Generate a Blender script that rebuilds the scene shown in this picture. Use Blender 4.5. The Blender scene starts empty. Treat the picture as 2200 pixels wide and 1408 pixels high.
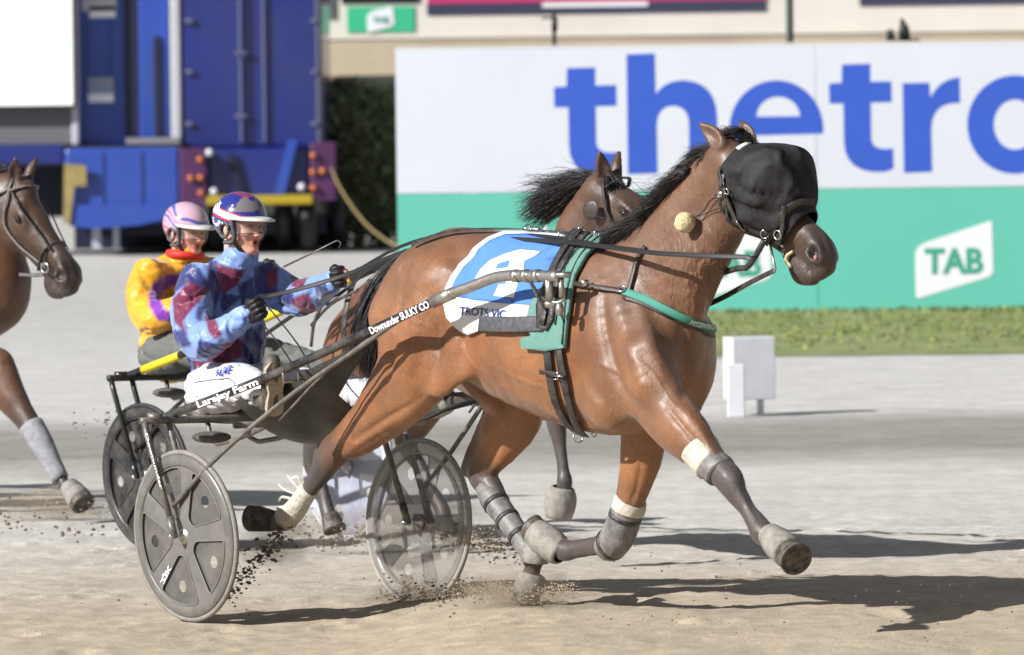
import bpy, bmesh, math, random
import numpy as np
from mathutils import Vector, Matrix, noise
from mathutils.bvhtree import BVHTree
from mathutils.geometry import delaunay_2d_cdt
random.seed(7); RNG = np.random.default_rng(7)
scene = bpy.context.scene
# ------------------------------------------------------------------ camera, world, sun, exposure
FPX, CAMH, ROLL, PITCH = 15080.0, 2.1, math.radians(0.7), math.atan((704-243)/15080.0)
F_ = np.array([0, math.cos(PITCH), -math.sin(PITCH)]); R_ = np.array([1., 0, 0]); U_ = np.cross(R_, F_)
RR = R_*math.cos(ROLL)-U_*math.sin(ROLL); UU = U_*math.cos(ROLL)+R_*math.sin(ROLL)
CAM = np.array([0., 0, CAMH])
cd = bpy.data.cameras.new('camera'); cam = bpy.data.objects.new('camera', cd)
scene.collection.objects.link(cam); scene.camera = cam
cd.sensor_width = 36; cd.lens = 36*FPX/2200; cd.clip_start = 0.5; cd.clip_end = 3000
cam.matrix_world = Matrix(((RR[0], UU[0], -F_[0], 0), (RR[1], UU[1], -F_[1], 0), (RR[2], UU[2], -F_[2], CAMH), (0, 0, 0, 1)))
cd.dof.use_dof = True; cd.dof.focus_distance = 28.6; cd.dof.aperture_fstop = 6.3
LIGHT = np.array([-.84, -.54, .60]); LIGHT /= np.linalg.norm(LIGHT)
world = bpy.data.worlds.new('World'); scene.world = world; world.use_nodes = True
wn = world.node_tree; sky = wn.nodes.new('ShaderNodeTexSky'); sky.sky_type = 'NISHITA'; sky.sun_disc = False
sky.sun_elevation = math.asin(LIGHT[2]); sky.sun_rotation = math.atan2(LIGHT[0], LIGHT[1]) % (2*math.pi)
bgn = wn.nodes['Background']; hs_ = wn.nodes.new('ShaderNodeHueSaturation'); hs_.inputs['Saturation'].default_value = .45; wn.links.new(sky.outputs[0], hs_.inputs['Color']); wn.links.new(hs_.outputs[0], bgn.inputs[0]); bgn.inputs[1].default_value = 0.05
sl = bpy.data.lights.new('sun', 'SUN'); sl.energy = 5.0; sl.angle = math.radians(0.6); sl.color = (1.0, 0.98, 0.955)
so = bpy.data.objects.new('sun', sl); scene.collection.objects.link(so)
so.rotation_euler = Vector((-LIGHT[0], -LIGHT[1], -LIGHT[2])).to_track_quat('-Z', 'Y').to_euler(); so.location = (-20, -5, 25)
vs = scene.view_settings; scene.display_settings.display_device = 'sRGB'
vs.view_transform = 'Standard'; vs.look = 'None'; vs.exposure = 0.52; vs.gamma = 1.0; vs.use_curve_mapping = False
scene.cycles.max_bounces = 6; scene.cycles.transparent_max_bounces = 12; scene.cycles.use_denoising = True

# ------------------------------------------------------------------ pixel / world helpers
def ray(u, v):
    d = F_*FPX+RR*(u-1100)-UU*(v-704); return d/np.linalg.norm(d)
def ground(u, v, z=0.0):
    d = ray(u, v); return CAM+d*((z-CAMH)/d[2])
def at_y(u, v, Y):
    d = ray(u, v); return CAM+d*(Y/d[1])
class Frame:
    def __init__(s, O, th):
        s.O = np.array(O, float); s.th = th
        s.X = np.array([math.cos(th), math.sin(th), 0]); s.Y = np.array([-math.sin(th), math.cos(th), 0])
    def loc(s, u, v, w=0.0):
        d = ray(u, v); t = ((s.O-CAM)@s.Y+w)/(d@s.Y); P = CAM+d*t; q = P-s.O
        return np.array([q@s.X, w, P[2]-s.O[2]])
    def at_x(s, u, v, x):
        d = ray(u, v); t = ((s.O-CAM)@s.X+x)/(d@s.X); P = CAM+d*t; q = P-s.O
        return np.array([x, q@s.Y, P[2]-s.O[2]])
    def W(s, p):
        p = np.atleast_2d(np.array(p, float)); r = s.O+p[:, :1]*s.X+p[:, 1:2]*s.Y+p[:, 2:3]*np.array([0, 0, 1.])
        return r
    def w1(s, *p): return s.W(p if len(p) > 1 else p[0])[0]
TH = math.radians(-51)
A_, B_ = ground(420, 1337), ground(925, 1307)
F1 = Frame((A_+B_)/2, TH)
col = scene.collection
def tag(o, label=None, cat=None, group=None, kind=None):
    if label: o['label'] = label
    if cat: o['category'] = cat
    if group: o['group'] = group
    if kind: o['kind'] = kind
    return o
def empty(name, loc, label=None, cat=None, group=None, kind=None):
    o = bpy.data.objects.new(name, None); col.objects.link(o); o.location = [float(v) for v in loc]; o.empty_display_size = .1
    return tag(o, label, cat, group, kind)
def link(name, me, m, parent=None):
    o = bpy.data.objects.new(name, me); col.objects.link(o)
    if m is not None:
        for mm in (m if isinstance(m, (list, tuple)) else [m]): me.materials.append(mm)
    if parent is not None:
        o.parent = parent; o.matrix_parent_inverse = world_of(parent).inverted()
    return o
def world_of(o):
    M = o.matrix_basis.copy(); p = o
    while p.parent: M = p.parent.matrix_basis @ p.matrix_parent_inverse @ M; p = p.parent
    return M
def mesh(name, V, Fc, m, parent=None, smooth=True, colors=None, mi=None, origin=None):
    V = np.asarray(V, float)
    og = np.zeros(3)
    if parent is None:
        og = np.array(origin, float) if origin is not None else np.array([(V[:, 0].min()+V[:, 0].max())/2, (V[:, 1].min()+V[:, 1].max())/2, V[:, 2].min()])
    me = bpy.data.meshes.new(name); Vl = V-og
    if isinstance(Fc, np.ndarray):
        n, k = Fc.shape; me.vertices.add(len(Vl)); me.vertices.foreach_set('co', Vl.astype(np.float32).ravel())
        me.loops.add(n*k); me.loops.foreach_set('vertex_index', Fc.astype(np.int32).ravel())
        me.polygons.add(n); me.polygons.foreach_set('loop_start', np.arange(0, n*k, k, dtype=np.int32)); me.update(calc_edges=True)
    else:
        me.from_pydata(Vl.tolist(), [], Fc); me.update()
    if smooth: me.polygons.foreach_set('use_smooth', np.ones(len(me.polygons), bool))
    if colors is not None:
        a = me.color_attributes.new('col', 'FLOAT_COLOR', 'POINT')
        c = np.ones((len(V), 4), np.float32); c[:, :3] = colors; a.data.foreach_set('color', c.ravel())
    if mi is not None: me.polygons.foreach_set('material_index', np.asarray(mi, np.int32))
    o = link(name, me, m, parent)
    if parent is None: o.location = og
    return o

# ------------------------------------------------------------------ materials
def srgb(r, g, b):
    return tuple(((c/255)/12.92 if c/255 <= .04045 else ((c/255+.055)/1.055)**2.4) for c in (r, g, b))
def mat(name, c=(.5, .5, .5), rough=.5, metal=0.0, var=0.12, vs_=30, bump=0.0, bs=60, attr=False, spec=.5, coat=0.0,
        sheen=0.0, trans=0.0, alpha=1.0, emit=0.0, stretch=(1, 1, 1), dust=None, ior=1.45, dscale=9, damt=.55, wave=0.0):
    m = bpy.data.materials.new(name); m.use_nodes = True; nt = m.node_tree; N = nt.nodes; Lk = nt.links
    b = N['Principled BSDF']; b.inputs['Roughness'].default_value = rough; b.inputs['Metallic'].default_value = metal
    b.inputs['Specular IOR Level'].default_value = spec; b.inputs['Coat Weight'].default_value = coat
    b.inputs['Sheen Weight'].default_value = sheen; b.inputs['Transmission Weight'].default_value = trans
    b.inputs['Alpha'].default_value = alpha; b.inputs['IOR'].default_value = ior
    tc = N.new('ShaderNodeTexCoord'); mp = N.new('ShaderNodeMapping'); mp.inputs['Scale'].default_value = stretch
    Lk.new(tc.outputs['Object'], mp.inputs[0])
    if attr:
        src = N.new('ShaderNodeAttribute'); src.attribute_name = 'col'; co = src.outputs['Color']
    else:
        src = N.new('ShaderNodeRGB'); src.outputs[0].default_value = (*c, 1); co = src.outputs[0]
    if var > 0:
        n = N.new('ShaderNodeTexNoise'); n.inputs['Scale'].default_value = vs_; n.inputs['Detail'].default_value = 6; n.inputs['Roughness'].default_value = .65
        Lk.new(mp.outputs[0], n.inputs['Vector'])
        r = N.new('ShaderNodeMapRange'); r.inputs['From Min'].default_value = .3; r.inputs['From Max'].default_value = .7
        r.inputs['To Min'].default_value = 1-var; r.inputs['To Max'].default_value = 1+var; Lk.new(n.outputs[0], r.inputs[0])
        mx = N.new('ShaderNodeVectorMath'); mx.operation = 'SCALE'; Lk.new(co, mx.inputs[0]); Lk.new(r.outputs[0], mx.inputs['Scale']); co = mx.outputs[0]
    if dust is not None:
        n2 = N.new('ShaderNodeTexNoise'); n2.inputs['Scale'].default_value = dscale; n2.inputs['Detail'].default_value = 8; n2.inputs['Roughness'].default_value = .7
        Lk.new(tc.outputs['Object'], n2.inputs['Vector'])
        r2 = N.new('ShaderNodeMapRange'); r2.inputs['From Min'].default_value = .42; r2.inputs['From Max'].default_value = .72; r2.inputs['To Max'].default_value = damt
        Lk.new(n2.outputs[0], r2.inputs[0]); mm = N.new('ShaderNodeMix'); mm.data_type = 'RGBA'
        Lk.new(r2.outputs[0], mm.inputs[0]); Lk.new(co, mm.inputs[6]); mm.inputs[7].default_value = (*dust, 1); co = mm.outputs[2]
    Lk.new(co, b.inputs['Base Color'])
    if emit > 0: Lk.new(co, b.inputs['Emission Color']); b.inputs['Emission Strength'].default_value = emit
    if bump > 0:
        nb = N.new('ShaderNodeTexNoise'); nb.inputs['Scale'].default_value = bs; nb.inputs['Detail'].default_value = 5; Lk.new(mp.outputs[0], nb.inputs['Vector'])
        bp = N.new('ShaderNodeBump'); bp.inputs['Strength'].default_value = bump; bp.inputs['Distance'].default_value = .01 if not wave else .02
        ho = nb.outputs[0]
        if wave:
            wt = N.new('ShaderNodeTexWave'); wt.inputs['Scale'].default_value = wave; wt.inputs['Distortion'].default_value = 9; wt.inputs['Detail'].default_value = 3; wt.inputs['Detail Scale'].default_value = 1.3; wt.bands_direction = 'DIAGONAL'; Lk.new(tc.outputs['Object'], wt.inputs['Vector'])
            pw_ = N.new('ShaderNodeMath'); pw_.operation = 'POWER'; Lk.new(wt.outputs['Fac'], pw_.inputs[0]); pw_.inputs[1].default_value = 2.0; ho = pw_.outputs[0]
        Lk.new(ho, bp.inputs['Height']); Lk.new(bp.outputs[0], b.inputs['Normal'])
    return m

# ------------------------------------------------------------------ implicit bodies (distance field + surface nets)
def cr(nodes, sub):
    P = np.array(nodes, float)
    if len(P) < 3 or sub <= 1: return P
    Q = np.vstack([2*P[0]-P[1], P, 2*P[-1]-P[-2]]); out = []
    for i in range(1, len(Q)-2):
        for t in np.arange(sub)/sub:
            a, b, c, d = Q[i-1], Q[i], Q[i+1], Q[i+2]
            out.append(.5*((2*b)+(-a+c)*t+(2*a-5*b+4*c-d)*t*t+(-a+3*b-3*c+d)*t**3))
    out.append(P[-1]); return np.array(out)
def seg_d(X, Y, Z, a, b, L, flat):
    ra, rb = a[3], b[3]; sa, sb = a[4], b[4]
    ba = b[:3]-a[:3]
    if flat:
        l = L; bal = ba@l; bp = ba-l*bal
        px, py, pz = X-a[0], Y-a[1], Z-a[2]
        pl = px*l[0]+py*l[1]+pz*l[2]
        dd = max(bp@bp, 1e-9)
        t = np.clip(((px-l[0]*pl)*bp[0]+(py-l[1]*pl)*bp[1]+(pz-l[2]*pl)*bp[2])/dd, 0, 1)
        lat = (pl-bal*t)/(sa+(sb-sa)*t)
        qx, qy, qz = px-l[0]*pl-bp[0]*t, py-l[1]*pl-bp[1]*t, pz-l[2]*pl-bp[2]*t
        return np.sqrt(qx*qx+qy*qy+qz*qz+lat*lat)-(ra+(rb-ra)*t), t
    px, py, pz = X-a[0], Y-a[1], Z-a[2]
    t = np.clip((px*ba[0]+py*ba[1]+pz*ba[2])/max(ba@ba, 1e-9), 0, 1)
    return np.sqrt((px-ba[0]*t)**2+(py-ba[1]*t)**2+(pz-ba[2]*t)**2)-(ra+(rb-ra)*t), t
class Body:
    def __init__(s, lo, hi, h):
        s.lo = np.array(lo, float); s.h = h; s.n = np.ceil((np.array(hi)-s.lo)/h).astype(int)+1
        s.d = np.full(s.n, .5, np.float32); s.tags = []
        s.ax = [(s.lo[i]+np.arange(s.n[i])*h).astype(np.float32) for i in range(3)]
    def reg(s, lo, hi):
        i0 = np.clip(((lo-s.lo)/s.h).astype(int), 0, s.n); i1 = np.clip(((hi-s.lo)/s.h).astype(int)+2, 0, s.n)
        sl = tuple(slice(a, b) for a, b in zip(i0, i1))
        return sl, s.ax[0][sl[0]][:, None, None], s.ax[1][sl[1]][None, :, None], s.ax[2][sl[2]][None, None, :]
    def comb(s, sl, dn, k, sub=False):
        d = s.d[sl]
        if dn.size == 0: return
        if sub:
            hh = np.clip(.5-.5*(d+dn)/k, 0, 1); s.d[sl] = d+(-dn-d)*hh+k*hh*(1-hh)
        else:
            hh = np.clip(.5+.5*(d-dn)/k, 0, 1); s.d[sl] = d+(dn-d)*hh-k*hh*(1-hh)
    def chain(s, nodes, k=.03, L=(0, 1, 0), sub=4, cut=False, tag=True):
        P = [list(n)+[0]*(6-len(n)) if len(n) > 4 else list(n)+[1, 0] for n in nodes]
        P = cr(P, sub); P[:, 3] = np.maximum(P[:, 3], .002); L = np.array(L, float); L /= np.linalg.norm(L)
        flat = bool(np.any(np.abs(P[:, 4]-1) > 1e-3)); pad = (P[:, 3]*np.maximum(P[:, 4], 1))[:, None]+k+2*s.h
        sl, X, Y, Z = s.reg((P[:, :3]-pad).min(0), (P[:, :3]+pad).max(0))
        if X.size*Y.size*Z.size == 0: return
        D = None
        for a, b in zip(P[:-1], P[1:]):
            d, _ = seg_d(X, Y, Z, a, b, L, flat); D = d if D is None else np.minimum(D, d)
        s.comb(sl, D.astype(np.float32), k, cut)
        if tag and not cut: s.tags.append((P, L, flat))
    def ell(s, c, r, k=.03, rot=None, cut=False, b=None):
        c = np.array(c, float); r = np.array(r, float); R = np.eye(3) if rot is None else np.array(rot)
        m = r.max()+k+2*s.h; sl, X, Y, Z = s.reg(c-m, c+m)
        if X.size*Y.size*Z.size == 0: return
        x, y, z = X-c[0], Y-c[1], Z-c[2]
        q = [(R[0, i]*x+R[1, i]*y+R[2, i]*z) for i in range(3)]
        k0 = np.sqrt(sum((q[i]/r[i])**2 for i in range(3)))+1e-6; k1 = np.sqrt(sum((q[i]/r[i]**2)**2 for i in range(3)))+1e-6
        s.comb(sl, (k0*(k0-1)/k1).astype(np.float32), k, cut)
        if b is not None: s.tags.append((np.array([[*c, r.mean(), 1, b]]*2), np.array([0, 1, 0]), False))
    def mesh(s, smooth=2):
        d = s.d; ins = d < 0; n = d.shape
        c = np.zeros((n[0]-1, n[1]-1, n[2]-1), np.int8)
        for i in (0, 1):
            for j in (0, 1):
                for k in (0, 1): c += ins[i:n[0]-1+i, j:n[1]-1+j, k:n[2]-1+k]
        act = (c > 0) & (c < 8); idx = np.full(c.shape, -1, np.int32); I = np.argwhere(act); idx[act] = np.arange(len(I))
        acc = np.zeros((len(I), 3)); cnt = np.zeros(len(I)); co = [(i, j, k) for i in (0, 1) for j in (0, 1) for k in (0, 1)]
        val = {o: d[I[:, 0]+o[0], I[:, 1]+o[1], I[:, 2]+o[2]] for o in co}
        for o in co:
            for a in range(3):
                if o[a] == 0:
                    o2 = tuple(1 if q == a else o[q] for q in range(3)); v0, v1 = val[o], val[o2]
                    m = (v0 < 0) != (v1 < 0); t = np.where(m, v0/np.where(m, v0-v1, 1), 0)
                    p = np.tile(np.array(o, float), (len(I), 1)); p[:, a] += t
                    acc[m] += p[m]; cnt[m] += 1
        V = s.lo+(I+acc/cnt[:, None])*s.h; Fs = []
        for a in range(3):
            b_, c_ = (a+1) % 3, (a+2) % 3
            A = [slice(None)]*3; B = [slice(None)]*3; A[a] = slice(0, -1); B[a] = slice(1, None)
            ch = ins[tuple(A)] != ins[tuple(B)]; E = np.argwhere(ch)
            E = E[(E[:, b_] > 0) & (E[:, c_] > 0) & (E[:, b_] < n[b_]-1) & (E[:, c_] < n[c_]-1)]
            if len(E) == 0: continue
            fl = ins[tuple(E.T)]
            def g(db, dc):
                q = E.copy(); q[:, b_] += db; q[:, c_] += dc; return idx[tuple(q.T)]
            quad = np.stack([g(-1, -1), g(0, -1), g(0, 0), g(-1, 0)], 1)
            quad[~fl] = quad[~fl][:, ::-1]; Fs.append(quad)
        Fc = np.vstack(Fs)
        for _ in range(smooth):
            S = np.zeros_like(V); C = np.zeros(len(V))
            for i in range(4):
                a, b = Fc[:, i], Fc[:, (i+1) % 4]
                np.add.at(S, a, V[b]); np.add.at(C, a, 1); np.add.at(S, b, V[a]); np.add.at(C, b, 1)
            V = V*.4+.6*S/np.maximum(C, 1)[:, None]
        return V, Fc
    def btag(s, V, soft=.012):
        D = []; Bv = []
        for P, L, flat in s.tags:
            lo = P[:, :3].min(0)-.35; hi = P[:, :3].max(0)+.35; m = np.all((V > lo) & (V < hi), 1)
            best = np.full(len(V), 9.); bb = np.zeros(len(V)); X, Y, Z = V[m].T
            bm_, bv = best[m], bb[m]
            for a, b in zip(P[:-1], P[1:]):
                d, t = seg_d(X, Y, Z, a, b, L, flat); q = d < bm_; bm_[q] = d[q]; bv[q] = (a[5]+(b[5]-a[5])*t)[q]
            best[m] = bm_; bb[m] = bv; D.append(best); Bv.append(bb)
        D = np.array(D); w = np.exp(-(D-D.min(0))/soft); return (w*np.array(Bv)).sum(0)/w.sum(0)
def vnoise(P, sc, seed=0):
    P = np.asarray(P)*sc+seed*17.3; i = np.floor(P).astype(np.int64); f = P-i; f = f*f*(3-2*f); out = 0
    for a in (0, 1):
        for b in (0, 1):
            for c in (0, 1):
                h = ((i[:, 0]+a)*374761393+(i[:, 1]+b)*668265263+(i[:, 2]+c)*2147483647+seed*1013) & 0x7fffffff
                h = (h ^ (h >> 13))*1274126177 & 0x7fffffff; h = (h ^ (h >> 16)) & 0xffff
                w = (f[:, 0] if a else 1-f[:, 0])*(f[:, 1] if b else 1-f[:, 1])*(f[:, 2] if c else 1-f[:, 2])
                out = out+w*h/65535.
    return out-.5
def vnormals(V, Fc):
    n = np.cross(V[Fc[:, 2]]-V[Fc[:, 0]], V[Fc[:, 3 if Fc.shape[1] > 3 else 1]]-V[Fc[:, 1 if Fc.shape[1] > 3 else 0]]); N = np.zeros_like(V)
    if Fc.shape[1] == 3: n = np.cross(V[Fc[:, 1]]-V[Fc[:, 0]], V[Fc[:, 2]]-V[Fc[:, 0]])
    for i in range(Fc.shape[1]): np.add.at(N, Fc[:, i], n)
    return N/np.maximum(np.linalg.norm(N, axis=1), 1e-9)[:, None]

# ------------------------------------------------------------------ tubes, ribbons, plates, letters
def frames(P, up=None):
    T = np.gradient(P, axis=0); T /= np.maximum(np.linalg.norm(T, axis=1), 1e-9)[:, None]
    u = np.array([0, 0, 1.]) if up is None else np.array(up, float)
    if abs(T[0]@u) > .95: u = np.array([1., 0, 0])
    Ns = []; n = u-T[0]*(u@T[0]); n /= np.linalg.norm(n)
    for t in T:
        n = n-t*(n@t); n /= max(np.linalg.norm(n), 1e-9); Ns.append(n.copy())
    Ns = np.array(Ns); return T, Ns, np.cross(T, Ns)
def tube_vf(P, r, n=8, cap=True, base=0, flat=1.0, up=None):
    P = np.array(P, float); T, A, B = frames(P, up); r = np.broadcast_to(np.array(r, float), (len(P),))
    a = np.arange(n)*2*math.pi/n
    V = (P[:, None]+r[:, None, None]*(A[:, None]*np.cos(a)[None, :, None]*flat+B[:, None]*np.sin(a)[None, :, None])).reshape(-1, 3)
    Fc = []
    for i in range(len(P)-1):
        for j in range(n):
            k = (j+1) % n; Fc.append((base+i*n+j, base+i*n+k, base+(i+1)*n+k, base+(i+1)*n+j))
    if cap: Fc.append(tuple(base+j for j in range(n))[::-1]); Fc.append(tuple(base+(len(P)-1)*n+j for j in range(n)))
    return V, Fc
class MB:
    def __init__(s): s.V = []; s.F = []; s.n = 0
    def add(s, V, Fc):
        V = np.asarray(V, float); s.F += [tuple(int(i)+s.n for i in f) for f in Fc]; s.V.append(V); s.n += len(V); return s
    def tube(s, P, r, n=8, sm=0, **k):
        P = np.array(P, float)
        if sm: P = cr(P, sm)
        if not np.isscalar(r):
            r = np.interp(np.linspace(0, 1, len(P)), np.linspace(0, 1, len(r)), r)
        V, Fc = tube_vf(P, r, n, **k); return s.add(V, Fc)
    def box(s, c, size, R=None):
        c = np.array(c, float); h = np.array(size)/2; V = np.array([[x, y, z] for x in (-1, 1) for y in (-1, 1) for z in (-1, 1)])*h
        if R is not None: V = V@np.array(R).T
        return s.add(V+c, [(0, 1, 3, 2), (4, 6, 7, 5), (0, 4, 5, 1), (2, 3, 7, 6), (0, 2, 6, 4), (1, 5, 7, 3)])
    def ribbon(s, P, N, w, t=.004, sm=0):
        P = np.array(P, float); N = np.array(N, float)
        if N.ndim == 1: N = np.tile(N, (len(P), 1))
        if sm: Q = cr(np.hstack([P, N]), sm); P, N = Q[:, :3], Q[:, 3:6]
        T = np.gradient(P, axis=0); T /= np.maximum(np.linalg.norm(T, axis=1), 1e-9)[:, None]
        N = N-T*np.sum(N*T, 1)[:, None]; N /= np.maximum(np.linalg.norm(N, axis=1), 1e-9)[:, None]; B = np.cross(T, N)
        w = np.interp(np.linspace(0, 1, len(P)), np.linspace(0, 1, np.size(w)), np.atleast_1d(w))[:, None]
        prof = [(-.5, -.5), (-.5, .3), (-.42, .5), (.42, .5), (.5, .3), (.5, -.5)]; V = np.stack([P+B*w*a+N*t*b for a, b in prof], 1).reshape(-1, 3); m = 6
        Fc = [(i*m+j, i*m+(j+1) % m, (i+1)*m+(j+1) % m, (i+1)*m+j) for i in range(len(P)-1) for j in range(m)]
        Fc += [tuple(range(m))[::-1], tuple((len(P)-1)*m+j for j in range(m))]; return s.add(V, Fc)
    def torus(s, c, R, r, ax=(0, 0, 1), n=24, m=8, a0=0, a1=2*math.pi):
        ax = np.array(ax, float); ax /= np.linalg.norm(ax); u = np.cross(ax, [0, 0, 1.] if abs(ax[2]) < .9 else [1., 0, 0]); u /= np.linalg.norm(u); v = np.cross(ax, u)
        full = abs(a1-a0) > 6.28; t = np.linspace(a0, a1, n, endpoint=not full)
        C = np.cos(t)[:, None]*u+np.sin(t)[:, None]*v; b = np.arange(m)*2*math.pi/m
        V = (np.array(c)+C[:, None]*(R+r*np.cos(b))[None, :, None]+ax*(r*np.sin(b))[None, :, None]).reshape(-1, 3); q = len(t)
        return s.add(V, [(i*m+j, i*m+(j+1) % m, ((i+1) % q)*m+(j+1) % m, ((i+1) % q)*m+j) for i in range(q if full else q-1) for j in range(m)])
    def lathe(s, c, ax, prof, n=32):
        ax = np.array(ax, float); ax /= np.linalg.norm(ax); u = np.cross(ax, [0, 0, 1.] if abs(ax[2]) < .9 else [1., 0, 0]); u /= np.linalg.norm(u); v = np.cross(ax, u)
        a = np.arange(n)*2*math.pi/n; C = np.cos(a)[:, None]*u+np.sin(a)[:, None]*v
        V = np.vstack([np.array(c)+C*r+ax*h for r, h in prof]); m = len(prof)
        return s.add(V, [(i*n+j, i*n+(j+1) % n, (i+1)*n+(j+1) % n, (i+1)*n+j) for i in range(m-1) for j in range(n)])
    def blob(s, c, r, seg=10, R=None, jit=0):
        V = []; Fc = []; r = np.broadcast_to(np.array(r, float), (3,)); ring = seg//2
        for i in range(ring+1):
            t = math.pi*i/ring
            for j in range(seg):
                p = 2*math.pi*j/seg; V.append([math.sin(t)*math.cos(p), math.sin(t)*math.sin(p), math.cos(t)])
        V = np.array(V)
        if jit: V = V*(1+jit*vnoise(V, 2.3, int(abs(c[0]*971+c[2]*313)) % 97)[:, None]*2)
        V = V*r
        if R is not None: V = V@np.array(R).T
        for i in range(ring):
            for j in range(seg): Fc.append((i*seg+j, (i+1)*seg+j, (i+1)*seg+(j+1) % seg, i*seg+(j+1) % seg))
        return s.add(V+np.array(c), Fc)
    def build(s, name, m, parent=None, smooth=True, **k):
        return mesh(name, np.vstack(s.V), s.F, m, parent, smooth, **k)
def strands(specs, m, name, parent, n=5, wid=.5):
    """hair locks: each spec is (points, radius)"""
    b = MB()
    for P, r in specs:
        P = np.array(P); k = len(P); b.add(*tube_vf(P, r*np.linspace(1, .12, k)**.8, 4, cap=False, flat=wid))
    return b.build(name, m, parent)
# ------------------------------------------------------------------ ground, track, grass verge
def sstep(x): x = np.clip(x, 0, 1); return x*x*(3-2*x)
def fnoise(x, y, sx, sy, seed):
    return vnoise(np.stack([x*sx, y*sy, np.full_like(x, .37+seed)], 1), 1.0, seed)
def ground_z(x, y):
    z = .085*sstep((x+.75)/.75)*sstep((31.6-y)/1.6)*sstep((y-25.0)/2.0)
    return z
xs = np.unique(np.concatenate([np.linspace(-400, -12, 12), np.linspace(-12, -3.2, 30), np.arange(-3.2, 4.2, .028), np.linspace(4.2, 12, 30), np.linspace(12, 400, 12)]))
ys = np.unique(np.concatenate([np.linspace(-20, 24, 16), np.arange(24.5, 36, .055), np.linspace(36, 60, 90), np.linspace(60, 140, 40), np.linspace(140, 1600, 20)]))
GX, GY = np.meshgrid(xs, ys, indexing='ij'); gx, gy = GX.ravel(), GY.ravel()
near = np.exp(-np.maximum(np.abs(gy-30)-6, 0)**2/8.0)*(np.abs(gx) < 5)
gz = ground_z(gx, gy)+near*(.016*fnoise(gx, gy, 3.0, 1.8, 1)+.016*fnoise(gx, gy, 9, 5, 2)*(fnoise(gx, gy, .9, .7, 7)+.45)+.011*fnoise(gx, gy, 17, 10, 3))
# hoof and wheel prints
for _ in range(150):
    px_, py_ = random.uniform(-3, 4), random.uniform(27.5, 35); r_ = random.uniform(.05, .09); m = (np.abs(gx-px_) < .3) & (np.abs(gy-py_) < .4)
    d = np.sqrt((gx[m]-px_)**2+((gy[m]-py_)/1.4)**2)/r_; gz[m] += -.016*np.exp(-d**2)+.010*np.exp(-((d-1.35)/.4)**2)
nx_, ny_ = len(xs), len(ys); I, Jx = np.meshgrid(np.arange(nx_-1), np.arange(ny_-1), indexing='ij'); a = (I*ny_+Jx).ravel()
gq = np.stack([a, a+ny_, a+ny_+1, a+1], 1)
mg = bpy.data.materials.new('track_sand'); mg.use_nodes = True; nt = mg.node_tree; N = nt.nodes; Lk = nt.links; bs_ = N['Principled BSDF']; bs_.inputs['Roughness'].default_value = .95; bs_.inputs['Specular IOR Level'].default_value = .15
geo = N.new('ShaderNodeNewGeometry'); sep = N.new('ShaderNodeSeparateXYZ'); Lk.new(geo.outputs['Position'], sep.inputs[0])
def noisen(sc, det, st, rough=.6):
    mp = N.new('ShaderNodeMapping'); mp.inputs['Scale'].default_value = st; Lk.new(geo.outputs['Position'], mp.inputs[0]); n = N.new('ShaderNodeTexNoise'); n.inputs['Scale'].default_value = sc
    n.inputs['Detail'].default_value = det; n.inputs['Roughness'].default_value = rough; Lk.new(mp.outputs[0], n.inputs['Vector']); return n.outputs[0]
def math_(op, a, b=None, c=None):
    n = N.new('ShaderNodeMath'); n.operation = op
    for i, v in enumerate((a, b, c)):
        if v is None: continue
        if isinstance(v, (int, float)): n.inputs[i].default_value = v
        else: Lk.new(v, n.inputs[i])
    return n.outputs[0]
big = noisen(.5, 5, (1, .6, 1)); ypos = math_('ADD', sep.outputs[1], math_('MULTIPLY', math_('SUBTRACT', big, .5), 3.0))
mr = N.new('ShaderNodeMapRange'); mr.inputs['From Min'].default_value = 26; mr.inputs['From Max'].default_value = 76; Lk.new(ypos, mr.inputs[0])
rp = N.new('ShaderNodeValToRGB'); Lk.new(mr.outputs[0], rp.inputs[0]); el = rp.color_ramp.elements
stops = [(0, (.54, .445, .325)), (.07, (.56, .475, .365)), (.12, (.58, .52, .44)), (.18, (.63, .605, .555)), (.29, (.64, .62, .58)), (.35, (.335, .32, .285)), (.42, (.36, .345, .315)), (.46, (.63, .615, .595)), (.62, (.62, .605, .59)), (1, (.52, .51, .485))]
el[0].position = stops[0][0]; el[0].color = (*stops[0][1], 1); el[1].position = stops[-1][0]; el[1].color = (*stops[-1][1], 1)
for p_, c_ in stops[1:-1]: e_ = el.new(p_); e_.color = (*c_, 1)
sp1 = noisen(9, 8, (1, 1, 1), .75); sp2 = noisen(120, 4, (1, 1, 1), .8); sp3 = noisen(3.2, 7, (.6, .55, 1), .78)
v1 = math_('MULTIPLY_ADD', math_('SUBTRACT', sp1, .5), .95, 1.0); v2 = math_('MULTIPLY_ADD', math_('SUBTRACT', sp2, .5), 1.1, 1.0); v3 = math_('MULTIPLY_ADD', math_('SUBTRACT', sp3, .5), 1.0, 1.0)
vv = math_('MULTIPLY', math_('MULTIPLY', v1, v2), v3); sc_ = N.new('ShaderNodeVectorMath'); sc_.operation = 'SCALE'; Lk.new(rp.outputs[0], sc_.inputs[0]); Lk.new(vv, sc_.inputs['Scale']); Lk.new(sc_.outputs[0], bs_.inputs['Base Color'])
bp = N.new('ShaderNodeBump'); bp.inputs['Strength'].default_value = .9; bp.inputs['Distance'].default_value = .02; Lk.new(math_('ADD', sp1, math_('MULTIPLY', sp2, .5)), bp.inputs['Height']); Lk.new(bp.outputs[0], bs_.inputs['Normal'])
gr = mesh('track', np.stack([gx, gy, gz], 1), gq, mg, None, True, origin=(0, 30, 0)); tag(gr, 'pale sand racing track, beige near and grey farther off', kind='structure')
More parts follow.
